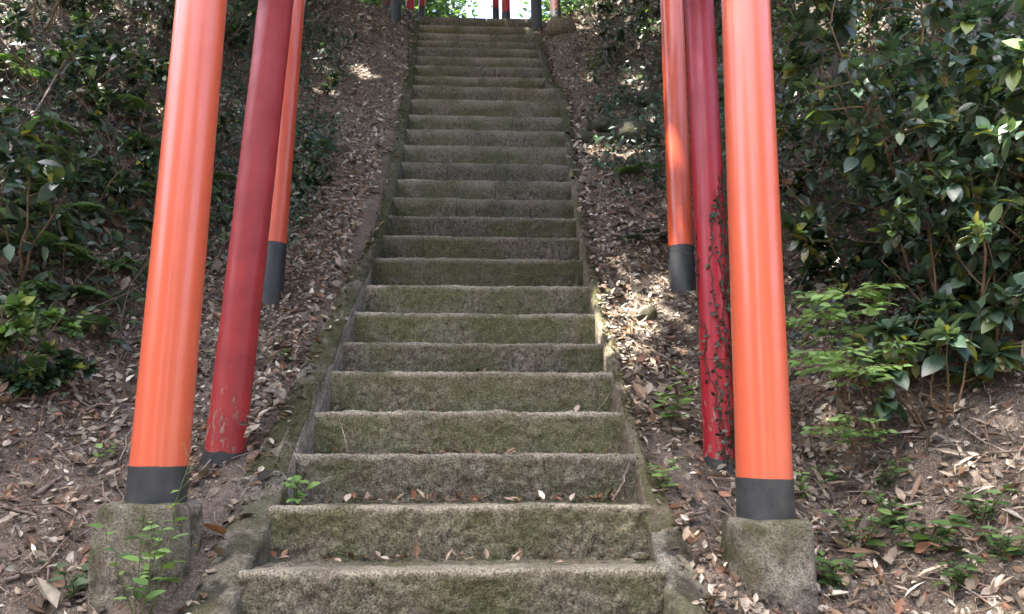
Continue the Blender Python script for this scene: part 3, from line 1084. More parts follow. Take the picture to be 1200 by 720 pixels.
def herb(name, label, base, stems, h, leaf_len, palette, seed, n_single=40, spread=0.5, tmpl=('leaf', LEAF), cat='plant', group=None, per=7, mat=None):
    """small plant: thin stems carrying leaves alternately up their length"""
    random.seed(seed)
    base = Vector(base)
    root = empty(name, base, label, cat, group)
    mb = MB(); P = []; Y = []
    for s in range(stems):
        a = random.uniform(0, 6.283); hh = h * random.uniform(0.6, 1.0)
        tip = base + Vector((math.cos(a) * spread * hh, math.sin(a) * spread * hh - 0.15 * hh, hh))
        pts = wander(base + Vector((0, 0, -0.03)), tip, 6, 0.05, -0.08)
        v, f = tube_data([p - base for p in pts], [0.0022 * (1 - 0.1 * i) for i in range(7)], 5, False)
        mb.add(v, f, (0.12, 0.17, 0.05))
        for k in range(per):
            t = 0.25 + 0.75 * k / max(1, per - 1)
            i = min(5, int(t * 6)); q = pts[i].lerp(pts[i + 1], t * 6 - i)
            az = a + k * 2.4 + random.uniform(-0.4, 0.4)
            P.append(tuple(q)); Y.append((math.cos(az), math.sin(az), random.uniform(-0.1, 0.5)))
    mb.build('stem', M['soft'], root)
    P = np.array(P); yv = np.array(Y); n = len(P)
    yv /= np.linalg.norm(yv, axis=1, keepdims=True)
    up = np.tile([[0, -0.35, 1.0]], (n, 1)) + rng.normal(0, 0.2, (n, 3))
    xv = np.cross(yv, up); xv /= np.linalg.norm(xv, axis=1, keepdims=True)
    Mx = np.stack([xv, yv, np.cross(xv, yv)], -1)
    put_leaves(root, tmpl[0], tmpl[1], P, Mx, leaf_len * np.clip(rng.normal(1, 0.22, n), 0.5, 1.5), pick(palette, n, 0.15), mat or M['soft'], n_single)
    return root


def spray_plant(name, label, base, h, arms, leaf_len, palette, seed, dirs, n_single=120, cat='plant'):
    """woody seedling holding flat tiers of small pointed leaves"""
    random.seed(seed)
    base = Vector(base)
    root = empty(name, base, label, cat)
    mb = MB(); P = []; Y = []
    for tip in dirs:
        reach = max(0.3, (tip - base).to_2d().length); ang = math.atan2(tip.y - base.y, tip.x - base.x)
        pts = wander(base + Vector((0, 0, -0.04)), tip, 8, 0.04, -0.25)
        v, f = tube_data([p - base for p in pts], [0.0035 * (1 - 0.1 * i) for i in range(9)], 5, False)
        mb.add(v, f, (0.16, 0.13, 0.07))
        for k in range(arms):
            t = 0.45 + 0.55 * k / (arms - 1); i = min(7, int(t * 8)); q = pts[i].lerp(pts[i + 1], t * 8 - i)
            for sd in (-1, 1):
                aa = ang + sd * random.uniform(0.7, 1.2); L = reach * random.uniform(0.16, 0.34)
                e = q + Vector((math.cos(aa) * L, math.sin(aa) * L, random.uniform(-0.02, 0.02)))
                v, f = tube_data([q - base, q.lerp(e, 0.5) - base + Vector((0, 0, 0.01)), e - base], 0.0012, 4, False)
                mb.add(v, f, (0.14, 0.16, 0.06))
                for j in range(6):
                    r_ = q.lerp(e, 0.12 + 0.17 * j); s2 = 1 if j % 2 else -1
                    P.append(tuple(r_)); a3 = aa + s2 * random.uniform(0.5, 1.0) * (0 if j == 5 else 1)
                    Y.append((math.cos(a3), math.sin(a3), random.uniform(-0.35, 0.15)))
    mb.build('stem', M['twig'], root)
    P = np.array(P); yv = np.array(Y); n = len(P)
    yv /= np.linalg.norm(yv, axis=1, keepdims=True)
    up = np.tile([[0, -0.4, 1.0]], (n, 1)) + rng.normal(0, 0.4, (n, 3))
    xv = np.cross(yv, up); xv /= np.linalg.norm(xv, axis=1, keepdims=True)
    Mx = np.stack([xv, yv, np.cross(xv, yv)], -1)
    put_leaves(root, 'leaf', LEAF, P, Mx, leaf_len * np.clip(rng.normal(1, 0.2, n), 0.5, 1.5), pick(palette, n, 0.15), M['soft'], n_single)
    return root


def fern(label, base, n_fronds, L, seed, palette=GREEN_DARK, aim=None, group='ferns on the dark bank'):
    random.seed(seed)
    base = Vector(base)
    root = empty('fern', base, label, 'fern', group)
    for i in range(n_fronds):
        a = (6.283 * i / n_fronds + random.uniform(-0.4, 0.4)) if aim is None else aim + random.uniform(-0.9, 0.9)
        l = L * random.uniform(0.7, 1.1)
        mb = MB(); pts = []
        for t in np.linspace(0, 1, 12):
            pts.append(Vector((math.cos(a) * l * t * 0.9, math.sin(a) * l * t * 0.9, l * (0.75 * t - 0.72 * t * t) + random.uniform(-.004, .004))))
        v, f = tube_data(pts, [0.002] * 12, 4, False); mb.add(v, f, (0.07, 0.09, 0.03))
        P = []; Y = []; S = []
        for j in range(26):
            t = 0.16 + 0.82 * j / 25; k = min(10, int(t * 11)); q = pts[k].lerp(pts[k + 1], t * 11 - k)
            d_ = (pts[k + 1] - pts[k]).normalized(); sd = d_.cross(Vector((0, 0, 1))).normalized()
            w = l * 0.24 * math.sin(math.pi * (0.12 + 0.86 * (t - 0.16) / 0.84)) ** 0.7 + 0.01
            for s_ in (-1, 1):
                P.append(tuple(q)); yv = (sd * s_ + d_ * 0.35 + Vector((0, 0, -0.15))).normalized(); Y.append(tuple(yv)); S.append((w * 0.55, w, w))
        P = np.array(P); yv = np.array(Y); n = len(P)
        up = np.tile([[0, 0, 1.0]], (n, 1)) + rng.normal(0, 0.12, (n, 3))
        xv = np.cross(yv, up); xv /= np.linalg.norm(xv, axis=1, keepdims=True)
        add_many(mb, LEAF_LONG, P, np.stack([xv, yv, np.cross(xv, yv)], -1), np.array(S), pick(palette, 1, 0.2).repeat(n, 0) * rng.uniform(0.8, 1.2, (n, 1)))
        mb.build('frond', M['soft'], root)
    return root


def branch(name, label, pts, r, seed, mat='deadwood', side_twigs=5, cat='branch', group=None):
    random.seed(seed)
    pts = [Vector(p) for p in pts]
    root_loc = pts[0]
    # smooth chain with some kinks
    chain = []
    for a, b in zip(pts, pts[1:]):
        w = wander(a, b, 6, 0.035)
        chain += w if not chain else w[1:]
    mb = MB()
    n = len(chain)
    v, f = tube_data([p - root_loc for p in chain], [max(0.001, r * (1 - 0.75 * i / n)) for i in range(n)], 7)
    mb.add(v, f, (0.3, 0.22, 0.17))
    o = mb.build(name, M[mat])
    o.location = root_loc
    tag(o, label, cat, group)
    for k in range(side_twigs):
        i = random.randrange(n // 4, n - 1)
        L = random.uniform(0.15, 0.45) * (pts[0] - pts[-1]).length * 0.5
        d_ = (chain[i] - chain[i - 1]).normalized()
        e = chain[i] + (d_ + Vector((random.gauss(0, 0.6), random.gauss(0, 0.6), random.gauss(0.1, 0.5)))).normalized() * L
        w = wander(chain[i], e, 6, 0.05)
        m2 = MB(); v, f = tube_data([p - root_loc for p in w], [r * 0.4 * (1 - 0.12 * j) for j in range(7)], 5)
        m2.add(v, f); m2.build('twig', M[mat], o)
    return o


GREEN_SHRUB = [(0.055, 0.100, 0.068, 4), (0.085, 0.145, 0.095, 4), (0.12, 0.19, 0.11, 3), (0.17, 0.25, 0.08, 1.2)]
def shrub_r(*a, **k):
    k.setdefault('xmin', a[2][0] - (0.75 if a[3] > 1 else 0.45))
    return shrub(*a, **k)


# --- right-hand evergreen shrubs
def tz0(x, y): return (x, y, gz(x, y))


def on(px, py, lift=0.0):
    p = hit(px, py); p.z += lift; return p


shrub_r('evergreen_shrub', 'tall glossy dark-leaved evergreen shrub with tan stems beyond the near orange post', tz0(2.35, 3.55), 2.1, 0.7, 6, GREEN_SHRUB, 0.068, 11, 280, (0.0, -0.1), 1.0, young=0.06)
shrub_r('evergreen_shrub', 'large-leaved glossy shrub rooted low on the litter bank, yellow buds at its tips', tz0(1.95, 3.12), 0.62, 0.30, 5, GREEN_SHRUB, 0.08, 12, 140, (-0.2, -0.25), 1.0, young=0.07)
shrub_r('evergreen_shrub', 'leafy evergreen shrub with pale blue-green leaves at the foot of the right bank', tz0(2.75, 3.4), 1.7, 0.8, 6, GREEN_SHRUB, 0.066, 13, 220, (-0.15, -0.2), 1.1)
shrub_r('evergreen_shrub', 'sunlit yellow-green flecked shrub high on the bank behind the tall evergreen', on(1010, 290), 1.5, 0.8, 5, GREEN_MID + GREEN_SHRUB, 0.055, 14, 150, (0.05, -0.05), 0.9, young=0.15)
shrub_r('evergreen_shrub', 'dense dark shrub filling the bank behind the orange posts', on(955, 200), 1.3, 0.9, 5, GREEN_SHRUB, 0.045, 15, 60, (0.1, 0), 0.9)
shrub_r('evergreen_shrub', 'dark evergreen shrub at the back of the bank under the dark trunk', on(1060, 130), 1.8, 1.0, 5, GREEN_SHRUB, 0.05, 16, 40, (0.1, 0), 0.9)
shrub_r('evergreen_shrub', 'bushy dark shrub spreading over the upper bank beside tall evergreen', on(1170, 230), 2.0, 1.0, 5, GREEN_SHRUB, 0.06, 17, 100, (0.05, 0), 0.95)
shrub_r('evergreen_shrub', 'mid-height leafy shrub filling the gap under the tall evergreen stems', tz0(2.3, 3.3), 0.95, 0.5, 7, GREEN_SHRUB, 0.06, 24, 160, (-0.1, -0.15), 1.2, low=0.12)
shrub_r('evergreen_shrub', 'low leafy shrub at the foot of the bank beside the tan stems', tz0(2.7, 3.25), 0.9, 0.5, 7, GREEN_SHRUB, 0.065, 25, 120, (-0.1, -0.15), 1.2, low=0.12)
shrub_r('evergreen_shrub', 'small dark shrub above the mossy boulder on the right bank', on(748, 60), 0.7, 0.5, 6, GREEN_DARK, 0.05, 26, 20, (0, -0.1), 1.0)
shrub_r('evergreen_shrub', 'wiry dark shrub on the right bank near the stair top', on(705, 28), 0.6, 0.5, 6, GREEN_DARK, 0.045, 27, 20, (0, -0.1), 0.9)
shrub_r('evergreen_shrub', 'dark shrub tucked behind the far orange post on the right bank', tz0(2.25, 6.7), 0.7, 0.5, 6, GREEN_DARK, 0.05, 28, 20, (0, -0.1), 1.0)
shrub_r('seedling_shrub', 'young shrub with a bright lime leaf tuft and drooping leaves in the dark gap', on(1005, 345), 0.55, 0.2, 3, GREEN_DARK, 0.09, 18, 50, (-0.2, -0.2), 0.8, young=0.2)
shrub_r('seedling_shrub', 'seedling with orange-brown young leaves beside the near orange post', on(955, 240), 0.5, 0.15, 3, [(0.30, 0.13, 0.06, 1), (0.05, 0.09, 0.03, 2)], 0.075, 19, 40, (0, 0), 0.7, young=0.0)
spray_plant('leafy_seedling', 'light green flat-tiered seedling held over the dark hollow', tz0(1.72, 3.45), 0.3, 5, 0.058, GREEN_LIGHT, 21,
            [at(1028, 342, 3.15), at(952, 352, 3.2), at(990, 345, 3.0), at(925, 380, 3.1)], 200)
spray_plant('leafy_seedling', 'lower light green seedling with thin arching stems under the large-leaved shrub', tz0(1.78, 3.25), 0.3, 5, 0.052, GREEN_LIGHT, 22,
            [at(935, 425, 2.95), at(985, 412, 2.9), at(1045, 405, 3.0), at(1010, 430, 2.85)], 200)
spray_plant('leafy_seedling', 'small pale green seedling below the arching one on the brown bank', tz0(1.62, 3.12), 0.15, 4, 0.035, GREEN_LIGHT, 23,
            [at(960, 505, 2.95), at(1005, 490, 2.9), at(1015, 505, 2.95)], 80)

# --- left bank
shrub('bank_shrub', 'dark leafy shrub on the left bank with a bright oval leaf pair', on(20, 330), 0.95, 0.5, 5, GREEN_DARK, 0.075, 31, 120, (0.1, -0.2), 0.9)
shrub('bank_shrub', 'fresh light green low shrub at the foot of the left bank', on(8, 425), 0.42, 0.3, 7, GREEN_MID + GREEN_LIGHT[2:], 0.042, 32, 130, (0.1, -0.2), 1.1, mat=M['soft'], low=0.1)
shrub('bank_shrub', 'low dark blue-green shrub below the fresh green one on the litter', on(35, 455), 0.22, 0.2, 6, GREEN_DARK, 0.05, 33, 80, (0.1, -0.1), 1.0, low=0.1)
shrub('bank_shrub', 'thin ivy-leaved shrub climbing the upper left bank', on(60, 120), 0.9, 0.7, 6, GREEN_DARK, 0.055, 34, 60, (0, -0.1), 1.0)
shrub('bank_shrub', 'shaded shrub tangled with dead branches on the upper left bank', on(140, 190), 0.7, 0.5, 5, GREEN_DARK + GREEN_MID, 0.05, 35, 60, (0, -0.1), 0.8)
shrub('bank_shrub', 'dark shrub at the crest of the left bank', on(40, 40), 1.2, 0.9, 6, GREEN_DARK, 0.06, 36, 20, (0, -0.1), 1.0)
shrub('bank_shrub', 'small dark shrub in the shade behind the near left orange post', on(185, 60), 0.8, 0.6, 6, GREEN_DARK, 0.05, 37, 20, (0, -0.1), 1.0)
for i_, (px_, py_, hh_, lab_) in enumerate([(228, 170, 0.45, 'low ivy shrub showing between the near orange and dark red posts'), (255, 60, 0.6, 'dark shrub high between the near orange and dark red posts'),
        (110, 240, 0.5, 'low dark shrub under the twiggy dead branch'), (165, 120, 0.6, 'leafy dark shrub beside the hanging fern tuft'), (375, 110, 0.3, 'small ivy shrub in the litter above the far orange post'),
        (360, 215, 0.25, 'small ivy clump in the litter right beside the far orange post'), (95, 30, 0.8, 'dark shrub under the long brown dead branch')]):
    shrub('bank_shrub', lab_, on(px_, py_), hh_, hh_ * 0.8, 6, GREEN_DARK, 0.045, 300 + i_, 20, (0, -0.15), 1.0, low=0.1)
fern('fern with arching striped fronds by the left bank stick', on(45, 300), 7, 0.42, 41, GREEN_MID)
fern('wide dark fern in the shadow left of the near orange post', on(140, 265), 7, 0.40, 42, GREEN_DARK + GREEN_MID)
fern('light fern tuft hanging on the upper left bank', on(135, 135), 8, 0.40, 43, GREEN_MID)
fern('fern below the hanging tuft among dead twigs', on(155, 175), 6, 0.42, 44, GREEN_MID)
for i_, (px_, py_, L_, lab_) in enumerate([(15, 150, 0.4, 'fern under the slanting grey dead branch'), (75, 200, 0.42, 'fern arching over the thin twiggy branch'), (115, 320, 0.34, 'fern at the edge of the litter by the dark bank'),
        (30, 260, 0.4, 'fern crowding the mossy upright stick'), (175, 235, 0.34, 'fern close behind the near orange post'), (240, 215, 0.3, 'fern framed by the near orange and dark red posts'),
        (90, 90, 0.42, 'fern below the long brown dead branch'), (170, 320, 0.28, 'small fern behind the near orange post in the litter'), (60, 350, 0.34, 'fern above the fresh light green shrub'), (5, 90, 0.4, 'fern at the root of the long brown branch')]):
    fern(lab_, on(px_, py_), 7, L_, 500 + i_, GREEN_MID)
fern('low fern at the foot of the bank above the leaf litter', on(95, 385), 7, 0.26, 45, GREEN_MID)
fern('fern tuft beside the far orange post on the right bank', on(760, 205), 7, 0.32, 46, GREEN_MID, group='ferns on the right bank')
fern('dark fern between far orange post and the kerb', on(765, 285), 6, 0.30, 47, GREEN_DARK, group='ferns on the right bank')
fern('small fern by the dark red post on the left litter slope', on(372, 178), 6, 0.28, 48, GREEN_MID, group='ferns on the litter slope')

# --- small weeds
herb('weed', 'leafy weed rising in front of the left concrete footing', tz0(-1.02, 2.40), 4, 0.34, 0.05, GREEN_MID + GREEN_LIGHT, 51, 60, 0.3, ('leaf', LEAF), per=9)
herb('weed', 'grey-green rosette weed beside the left footing', on(92, 700), 6, 0.11, 0.055, [(0.12, 0.18, 0.10)], 52, 60, 0.9, ('oval', LEAF_OVAL), per=6)
herb('weed', 'tiny green weed in the corner of the lower steps by the mossy kerb', (float(xl(2.81)) + 0.06, 2.95, float(np.interp(2.81, SY, SZ)) + 0.01), 4, 0.08, 0.05, GREEN_LIGHT, 53, 30, 0.6, per=5)
herb('weed', 'bright green weed growing on the right kerb under the creeper post', on(785, 500), 4, 0.20, 0.085, GREEN_LIGHT, 54, 60, 0.6, ('oval', LEAF_OVAL), per=6)
herb('weed', 'bright green weed lower on the right kerb beside the steps', on(778, 575), 4, 0.14, 0.05, GREEN_LIGHT, 55, 60, 0.6, per=6)
herb('weed', 'small weed at the black foot of the near right orange post', on(940, 585), 3, 0.12, 0.04, GREEN_LIGHT, 56, 30, 0.4, per=5)
herb('weed', 'green herb patch in the dry litter right of the concrete footing', on(1085, 650), 8, 0.14, 0.06, GREEN_MID, 57, 80, 0.9, per=6)
herb('weed', 'pale herb in the dry litter at the far right of the footing', on(1150, 610), 6, 0.12, 0.05, GREEN_MID, 58, 60, 0.9, per=6)
for i_, (px_, py_, lab_) in enumerate([(1010, 640, 'pale sprout in the dry strips beside the right footing'), (1120, 690, 'grey-green sprout low in the dry strips'), (1050, 615, 'green sprout above the herb patch'),
        (1180, 655, 'sprout under the pale herb at the litter edge'), (985, 690, 'small sprout against the right footing side'), (1035, 575, 'thin green sprout on the bank under the large-leaved shrub')]):
    herb('weed', lab_, on(px_, py_), 6, 0.12, 0.05, GREEN_MID, 400 + i_, 30, 0.8, per=6)
herb('weed', 'small herb on the brown bank between post and shrubs', on(965, 575), 4, 0.10, 0.045, GREEN_LIGHT, 59, 40, 0.6, per=5)
herb('weed', 'lone green sprout in the litter behind the near left orange post', on(118, 545), 3, 0.08, 0.04, GREEN_LIGHT, 60, 20, 0.5, per=4)
herb('weed', 'small weed in the leaf litter beside the mossy kerb', on(338, 425), 4, 0.07, 0.035, GREEN_MID, 61, 20, 0.6, per=5)
herb('weed', 'bright yellow-green blade tuft high on the right bank', on(695, 85), 4, 0.24, 0.16, [(0.24, 0.33, 0.05)], 62, 20, 0.3, ('blade', BLADE), per=4)
herb('weed', 'leafy sprig sprouting from the litter on the upper left bank by light green shrub', on(85, 400), 6, 0.16, 0.06, GREEN_LIGHT, 63, 40, 0.8, per=6)

# tall flowering weed with yellow buds against the left footing
fw = empty('flowering_weed', tz0(-0.995, 2.43), 'tall thin weed with tiny yellow flowers in front of left footing', 'plant')
random.seed(66)
top = at(226, 545, fw.location.y)
pts = wander(fw.location, top, 10, 0.02)
v, f = tube_data([p - fw.location for p in pts], [0.003 * (1 - 0.07 * i) for i in range(11)], 5)
mb = MB(); mb.add(v, f, (0.16, 0.22, 0.08))
tips = []
for i in range(3, 11):
    e = pts[i] + Vector((random.gauss(0, 0.035), random.gauss(0, 0.03), random.uniform(0.02, 0.06)))
    v, f = tube_data([pts[i] - fw.location, e - fw.location], 0.0012, 4); mb.add(v, f, (0.16, 0.22, 0.08)); tips.append(e)
mb.build('stem', M['soft'], fw)
Pl = np.array([tuple(p) for p in pts[2:9] for _ in (0, 1)]); n = len(Pl)
az = rng.uniform(0, 6.283, n)
put_leaves(fw, 'oval', LEAF_OVAL, Pl, frames(az, rng.uniform(-0.3, 0.5, n), rng.normal(0, 0.3, n)), np.linspace(0.085, 0.03, n), pick(GREEN_LIGHT, n), M['soft'], 40)
for e in tips:
    mb = MB()
    a = np.arange(6) * 1.047
    add_many(mb, SIMPLE, np.tile([[0, 0, 0]], (6, 1)), frames(a, np.full(6, 0.5), np.zeros(6)), np.full(6, 0.008), np.tile([[0.75, 0.5, 0.03]], (6, 1)))
    o = mb.build('flower', M['soft'], fw); o.location = e - fw.location

# ------------------------------------------------------------------ creeper on the right dark red post
def creeper():
    random.seed(71)
    f0, u = rr
    root = empty('climbing_creeper', f0, 'small-leaved dark creeper climbing the dark red post', 'creeper')
    axis_v = (u - f0).normalized()
    P = []; N = []
    mb = MB()
    for s in range(9):
        th = R(-90) + random.uniform(-1.2, 1.2)
        pts = []; h = 0.0; hm = random.uniform(0.6, 1.5)
        while h < hm:
            th += random.gauss(0, 0.10); th = max(R(-175), min(R(-5), th))
            r = 0.0745 * (1 - 0.02 * h) + 0.003
            nrm = Vector((math.cos(th), math.sin(th), 0))
            p = axis_v * h + nrm * r
            pts.append(p)
            if random.random() < 0.85:
                P.append(p + nrm * 0.004 + Vector((random.gauss(0, 0.006), 0, random.gauss(0, 0.006)))); N.append(nrm)
            h += random.uniform(0.014, 0.028)
        v, f = tube_data(pts, 0.0026, 5); mb.add(v, f, (0.06, 0.042, 0.03))
    mb.build('stem', M['litter'], root)
    n = len(P); P = np.array([tuple(p) for p in P]); z = np.array([tuple(q) for q in N]) + rng.normal(0, 0.35, (n, 3))
    z /= np.linalg.norm(z, axis=1, keepdims=True)
    yv = np.stack([rng.normal(0, 0.8, n), np.zeros(n), rng.normal(-0.3, 0.6, n)], -1); yv -= z * (yv * z).sum(1, keepdims=True)
    yv /= np.linalg.norm(yv, axis=1, keepdims=True)
    Mx = np.stack([np.cross(yv, z), yv, z], -1)
    put_leaves(root, 'oval', LEAF_OVAL, P + np.array(f0), Mx, np.clip(rng.normal(0.024, 0.007, n), 0.012, 0.045) , pick([(0.03, 0.035, 0.025), (0.05, 0.05, 0.035), (0.07, 0.06, 0.045), (0.05, 0.07, 0.03)], n), M['cover'], 40, 'small_leaves')


creeper()

# ------------------------------------------------------------------ undergrowth (uncountable)
def undergrowth():
    mb = MB()
    n = 190000
    side = rng.uniform(0, 1, n) < 0.5
    x = np.where(side, rng.uniform(-6.5, -1.2, n), rng.uniform(1.0, 6.5, n)); y = rng.uniform(2.2, 12.5, n)
    edge_l = np.clip((-x - 1.70 - 0.15 * sstep(4, 7, y)) / 0.5, 0, 1); edge_r = np.clip((x - 1.6 + 0.2 * sstep(4, 7, y)) / 0.7, 0, 1)
    dens = np.where(side, edge_l * sstep(3.1, 4.2, y + 0.25 * (-x - 2)), edge_r * sstep(2.9, 3.8, y)) * (0.72 + 1.3 * fbm(x * 1.1, y * 1.1, 101, 3))
    pr = ~side & (y > 5.6)
    dens = np.where(pr, np.maximum(dens, 0.6 * sstep(0.95, 1.5, x) + 0.9 * fbm(x * 1.6, y * 1.6, 141, 3)), dens)
    # thin ivy also on the litter slope above the far left post
    pat = side & (x > -2.3) & (x < -1.25 - 0.05 * (y - 5)) & (y > 4.7) & (y < 8.2)
    dens = np.where(pat, np.maximum(dens, 0.55 + 1.4 * fbm(x * 1.7, y * 1.7, 131, 3)), dens)
    k = rng.uniform(0, 1, n) < dens
    x, y = x[k], y[k]; n = len(x)
    z = ground_z(x, y) + np.abs(rng.normal(0, 0.13, n)) + 0.012
    Mx = align(normal_at(x, y), rng.uniform(0, 6.283, n), rng.normal(0, 0.6, n))
    add_many(mb, COVER, np.stack([x, y, z], -1), Mx, rng.lognormal(math.log(0.046), 0.42, n), pick(GREEN_DARK + [(0.12, 0.08, 0.05, 1.5)], n, 0.3))
    return tag(mb.build('undergrowth', M['cover']), 'tangle of small dark ivy leaves covering the shaded banks', 'undergrowth', kind='stuff')


undergrowth()


def dead_brush():
    mb = MB()
    random.seed(88)
    for i in range(2600):
        left = random.random() < 0.68
        x = random.uniform(-4.5, -1.75) if left else random.uniform(1.4, 4.0)
        y = random.uniform(3.6, 9.0) if left else random.uniform(3.2, 8.5)
        z = gz(x, y)
        L = random.lognormvariate(math.log(0.38), 0.5)
        a = random.uniform(0, 6.283); e = random.uniform(0.05, 1.1)
        p0 = Vector((x, y, z)); p1 = p0 + Vector((math.cos(a) * math.cos(e), math.sin(a) * math.cos(e) - 0.3, math.sin(e))) * L
        r = random.uniform(0.0013, 0.004)
        v, f = tube_data(wander(p0, p1, 5, 0.06, -0.1), [r * (1 - 0.13 * j) for j in range(6)], 4, False)
        mb.add(v, f, random.choice([(0.10, 0.07, 0.055), (0.17, 0.12, 0.09), (0.26, 0.20, 0.16), (0.06, 0.045, 0.035)]))
    return tag(mb.build('dry_brush', M['litter']), 'tangle of thin dead stems standing on the shaded banks', 'brush', kind='stuff')


dead_brush()

# ------------------------------------------------------------------ fallen branches and sticks
def lay(pxs, lift=0.03):
    return [on(px, py, lift) for px, py in pxs]


branch('dead_branch', 'bare grey dead branch slanting over the left bank ferns', [on(0, 205, 0.06), on(60, 130, 0.22), on(95, 85, 0.22)], 0.012, 1, side_twigs=7)
branch('dead_branch', 'long brown dead branch leaning out of the left bank top', [on(2, 58, 0.1), on(40, 48, 0.16), on(80, 50, 0.16)], 0.014, 2, side_twigs=4)
branch('dead_branch', 'mossy upright stick beside the striped fern', [on(48, 305, 0.02), on(30, 250, 0.12), on(5, 215, 0.25)], 0.013, 3, side_twigs=3)
branch('dead_branch', 'thin twiggy dead branch crossing the dark bank', [on(60, 250, 0.05), on(110, 190, 0.14), on(135, 150, 0.14)], 0.007, 4, side_twigs=8)
branch('dead_branch', 'forked bare twig hanging toward the near orange post', [on(110, 150, 0.1), on(150, 180, 0.12), on(190, 195, 0.1)], 0.006, 5, side_twigs=7)
branch('fallen_stick', 'long pale stick lying on bare earth left of the footing', lay([(0, 688), (50, 672), (82, 635)], 0.015), 0.008, 6, side_twigs=3)
branch('fallen_stick', 'flat weathered stick on the bare earth', lay([(38, 588), (75, 562)], 0.012), 0.011, 7, side_twigs=0)
branch('fallen_stick', 'dark stick half buried at the edge of the bare earth', lay([(0, 598), (45, 612)], 0.012), 0.010, 8, side_twigs=1)
branch('fallen_stick', 'thin curved stick rising from bare earth by the footing', lay([(55, 690), (52, 640), (88, 590)], 0.02), 0.004, 9, side_twigs=2)
branch('fallen_stick', 'long thin branch lying across the upper left litter slope', lay([(405, 55), (375, 30), (345, 22)], 0.04), 0.014, 10, side_twigs=3)
branch('fallen_stick', 'pale root-like branch beside the right concrete footing', [on(776, 640, 0.03), on(805, 622, 0.05), on(828, 612, 0.03)], 0.016, 11, side_twigs=2)
branch('fallen_stick', 'second pale root end running down by the right kerb', [on(772, 668, 0.03), on(792, 640, 0.05), on(800, 628, 0.03)], 0.012, 12, side_twigs=0)
branch('fallen_stick', 'thin stick arching out of the right litter by the far orange post', [on(790, 310, 0.03), on(770, 285, 0.06), on(755, 265, 0.03)], 0.005, 13, side_twigs=1)
branch('fallen_stick', 'dry stick on the right upper bank above the mossy rocks', [on(715, 85, 0.05), on(700, 50, 0.12), on(690, 35, 0.05)], 0.010, 14, side_twigs=3)
branch('fallen_stick', 'dry pale twig poking from the dark right hollow', [on(1060, 465, 0.05), on(1030, 440, 0.10), on(1005, 432, 0.08)], 0.005, 15, side_twigs=3)
branch('fallen_stick', 'brown stick curved over the bank behind near right orange post', [on(980, 345, 0.05), on(970, 310, 0.12), on(945, 290, 0.05)], 0.006, 16, side_twigs=2)


def tread_pt(k, px, back=0.5):
    y = SY[k] + (SY[k + 1] - SY[k]) * back
    p = at(px, EDGE_PX[k - 3], y)
    return Vector((p.x, y, SZ[k] + 0.012 - 0.015 * back))


def lean_twig(label, k, px0, px1, up, r=0.004, seed=0):
    a = tread_pt(k, px0, 0.45); y1 = SY[k + 1] - 0.012
    b = Vector((at(px1, EDGE_PX[k - 3], y1).x, y1, SZ[k] + up))
    return branch('fallen_twig', label, [a, b], r, seed, side_twigs=1)


lean_twig('forked twig leaning on a step riser by the mossy kerb', 5, 408, 395, 0.17, 0.004, 21)
lean_twig('thin twig leaning on the shaded mid-flight riser', 10, 500, 482, 0.17, 0.003, 22)
lean_twig('long twig leaning beside it on the same riser', 10, 470, 455, 0.12, 0.003, 23)
lean_twig('stick leaning in the right corner of a lower step', 4, 718, 738, 0.14, 0.005, 24)
lean_twig('thin stick leaning in the right corner one step higher', 6, 700, 716, 0.12, 0.003, 25)

# single fallen leaves one can tell apart
def fallen_leaf(label, p, size, colour, seed, tm=('litter', LITTER), tilt=0.2, group=None):
    random.seed(seed)
    mb = MB(); mb.add(tm[0 + 1][0] * size, tm[1][1], colour)
    o = mb.build('fallen_leaf', M['litter'])
    o.location = p
    o.rotation_euler = (tilt + random.gauss(0, 0.2), random.gauss(0, 0.2), random.uniform(0, 6.283))
    return tag(o, label, 'leaf', group)


fallen_leaf('large pale forked leaf on the slope beside the dark red post', on(310, 432, 0.03), 0.11, (0.42, 0.33, 0.28), 1)
fallen_leaf('whitish round leaf below the pale forked leaf', on(308, 456, 0.03), 0.07, (0.68, 0.64, 0.58), 2, ('oval', LEAF_OVAL))
fallen_leaf('curled orange-brown leaf by the left footing', on(268, 640, 0.03), 0.11, (0.42, 0.20, 0.09), 3)
fallen_leaf('orange dry leaf caught beside the upper litter', on(335, 172, 0.03), 0.09, (0.5, 0.24, 0.10), 4)
fallen_leaf('big star-shaped brown leaf on the right litter bank', on(1170, 588, 0.03), 0.14, (0.30, 0.17, 0.11), 5)
for i in range(26):
    k = [3, 4, 3, 5, 6, 4][i % 6]
    px = random.uniform(330, 740) if k < 5 else random.uniform(390, 700)
    random.seed(900 + i)
    tone, rgb = random.choice([('pale tan', (0.5, 0.40, 0.32)), ('reddish brown', (0.36, 0.20, 0.15)), ('light brown', (0.45, 0.33, 0.26)), ('dark rusty', (0.28, 0.12, 0.09))])
    where = {3: 'lowest full tread', 4: 'tread just above the lowest full one', 5: 'third full tread up', 6: 'fourth full tread up'}[k]
    fallen_leaf('small %s dry leaf lying on the %s' % (tone, where), tread_pt(k, 380 + (i * 137) % 340, random.uniform(0.25, 0.9)), random.uniform(0.035, 0.06), rgb, 900 + i,
                group='dry leaves on the lower steps')

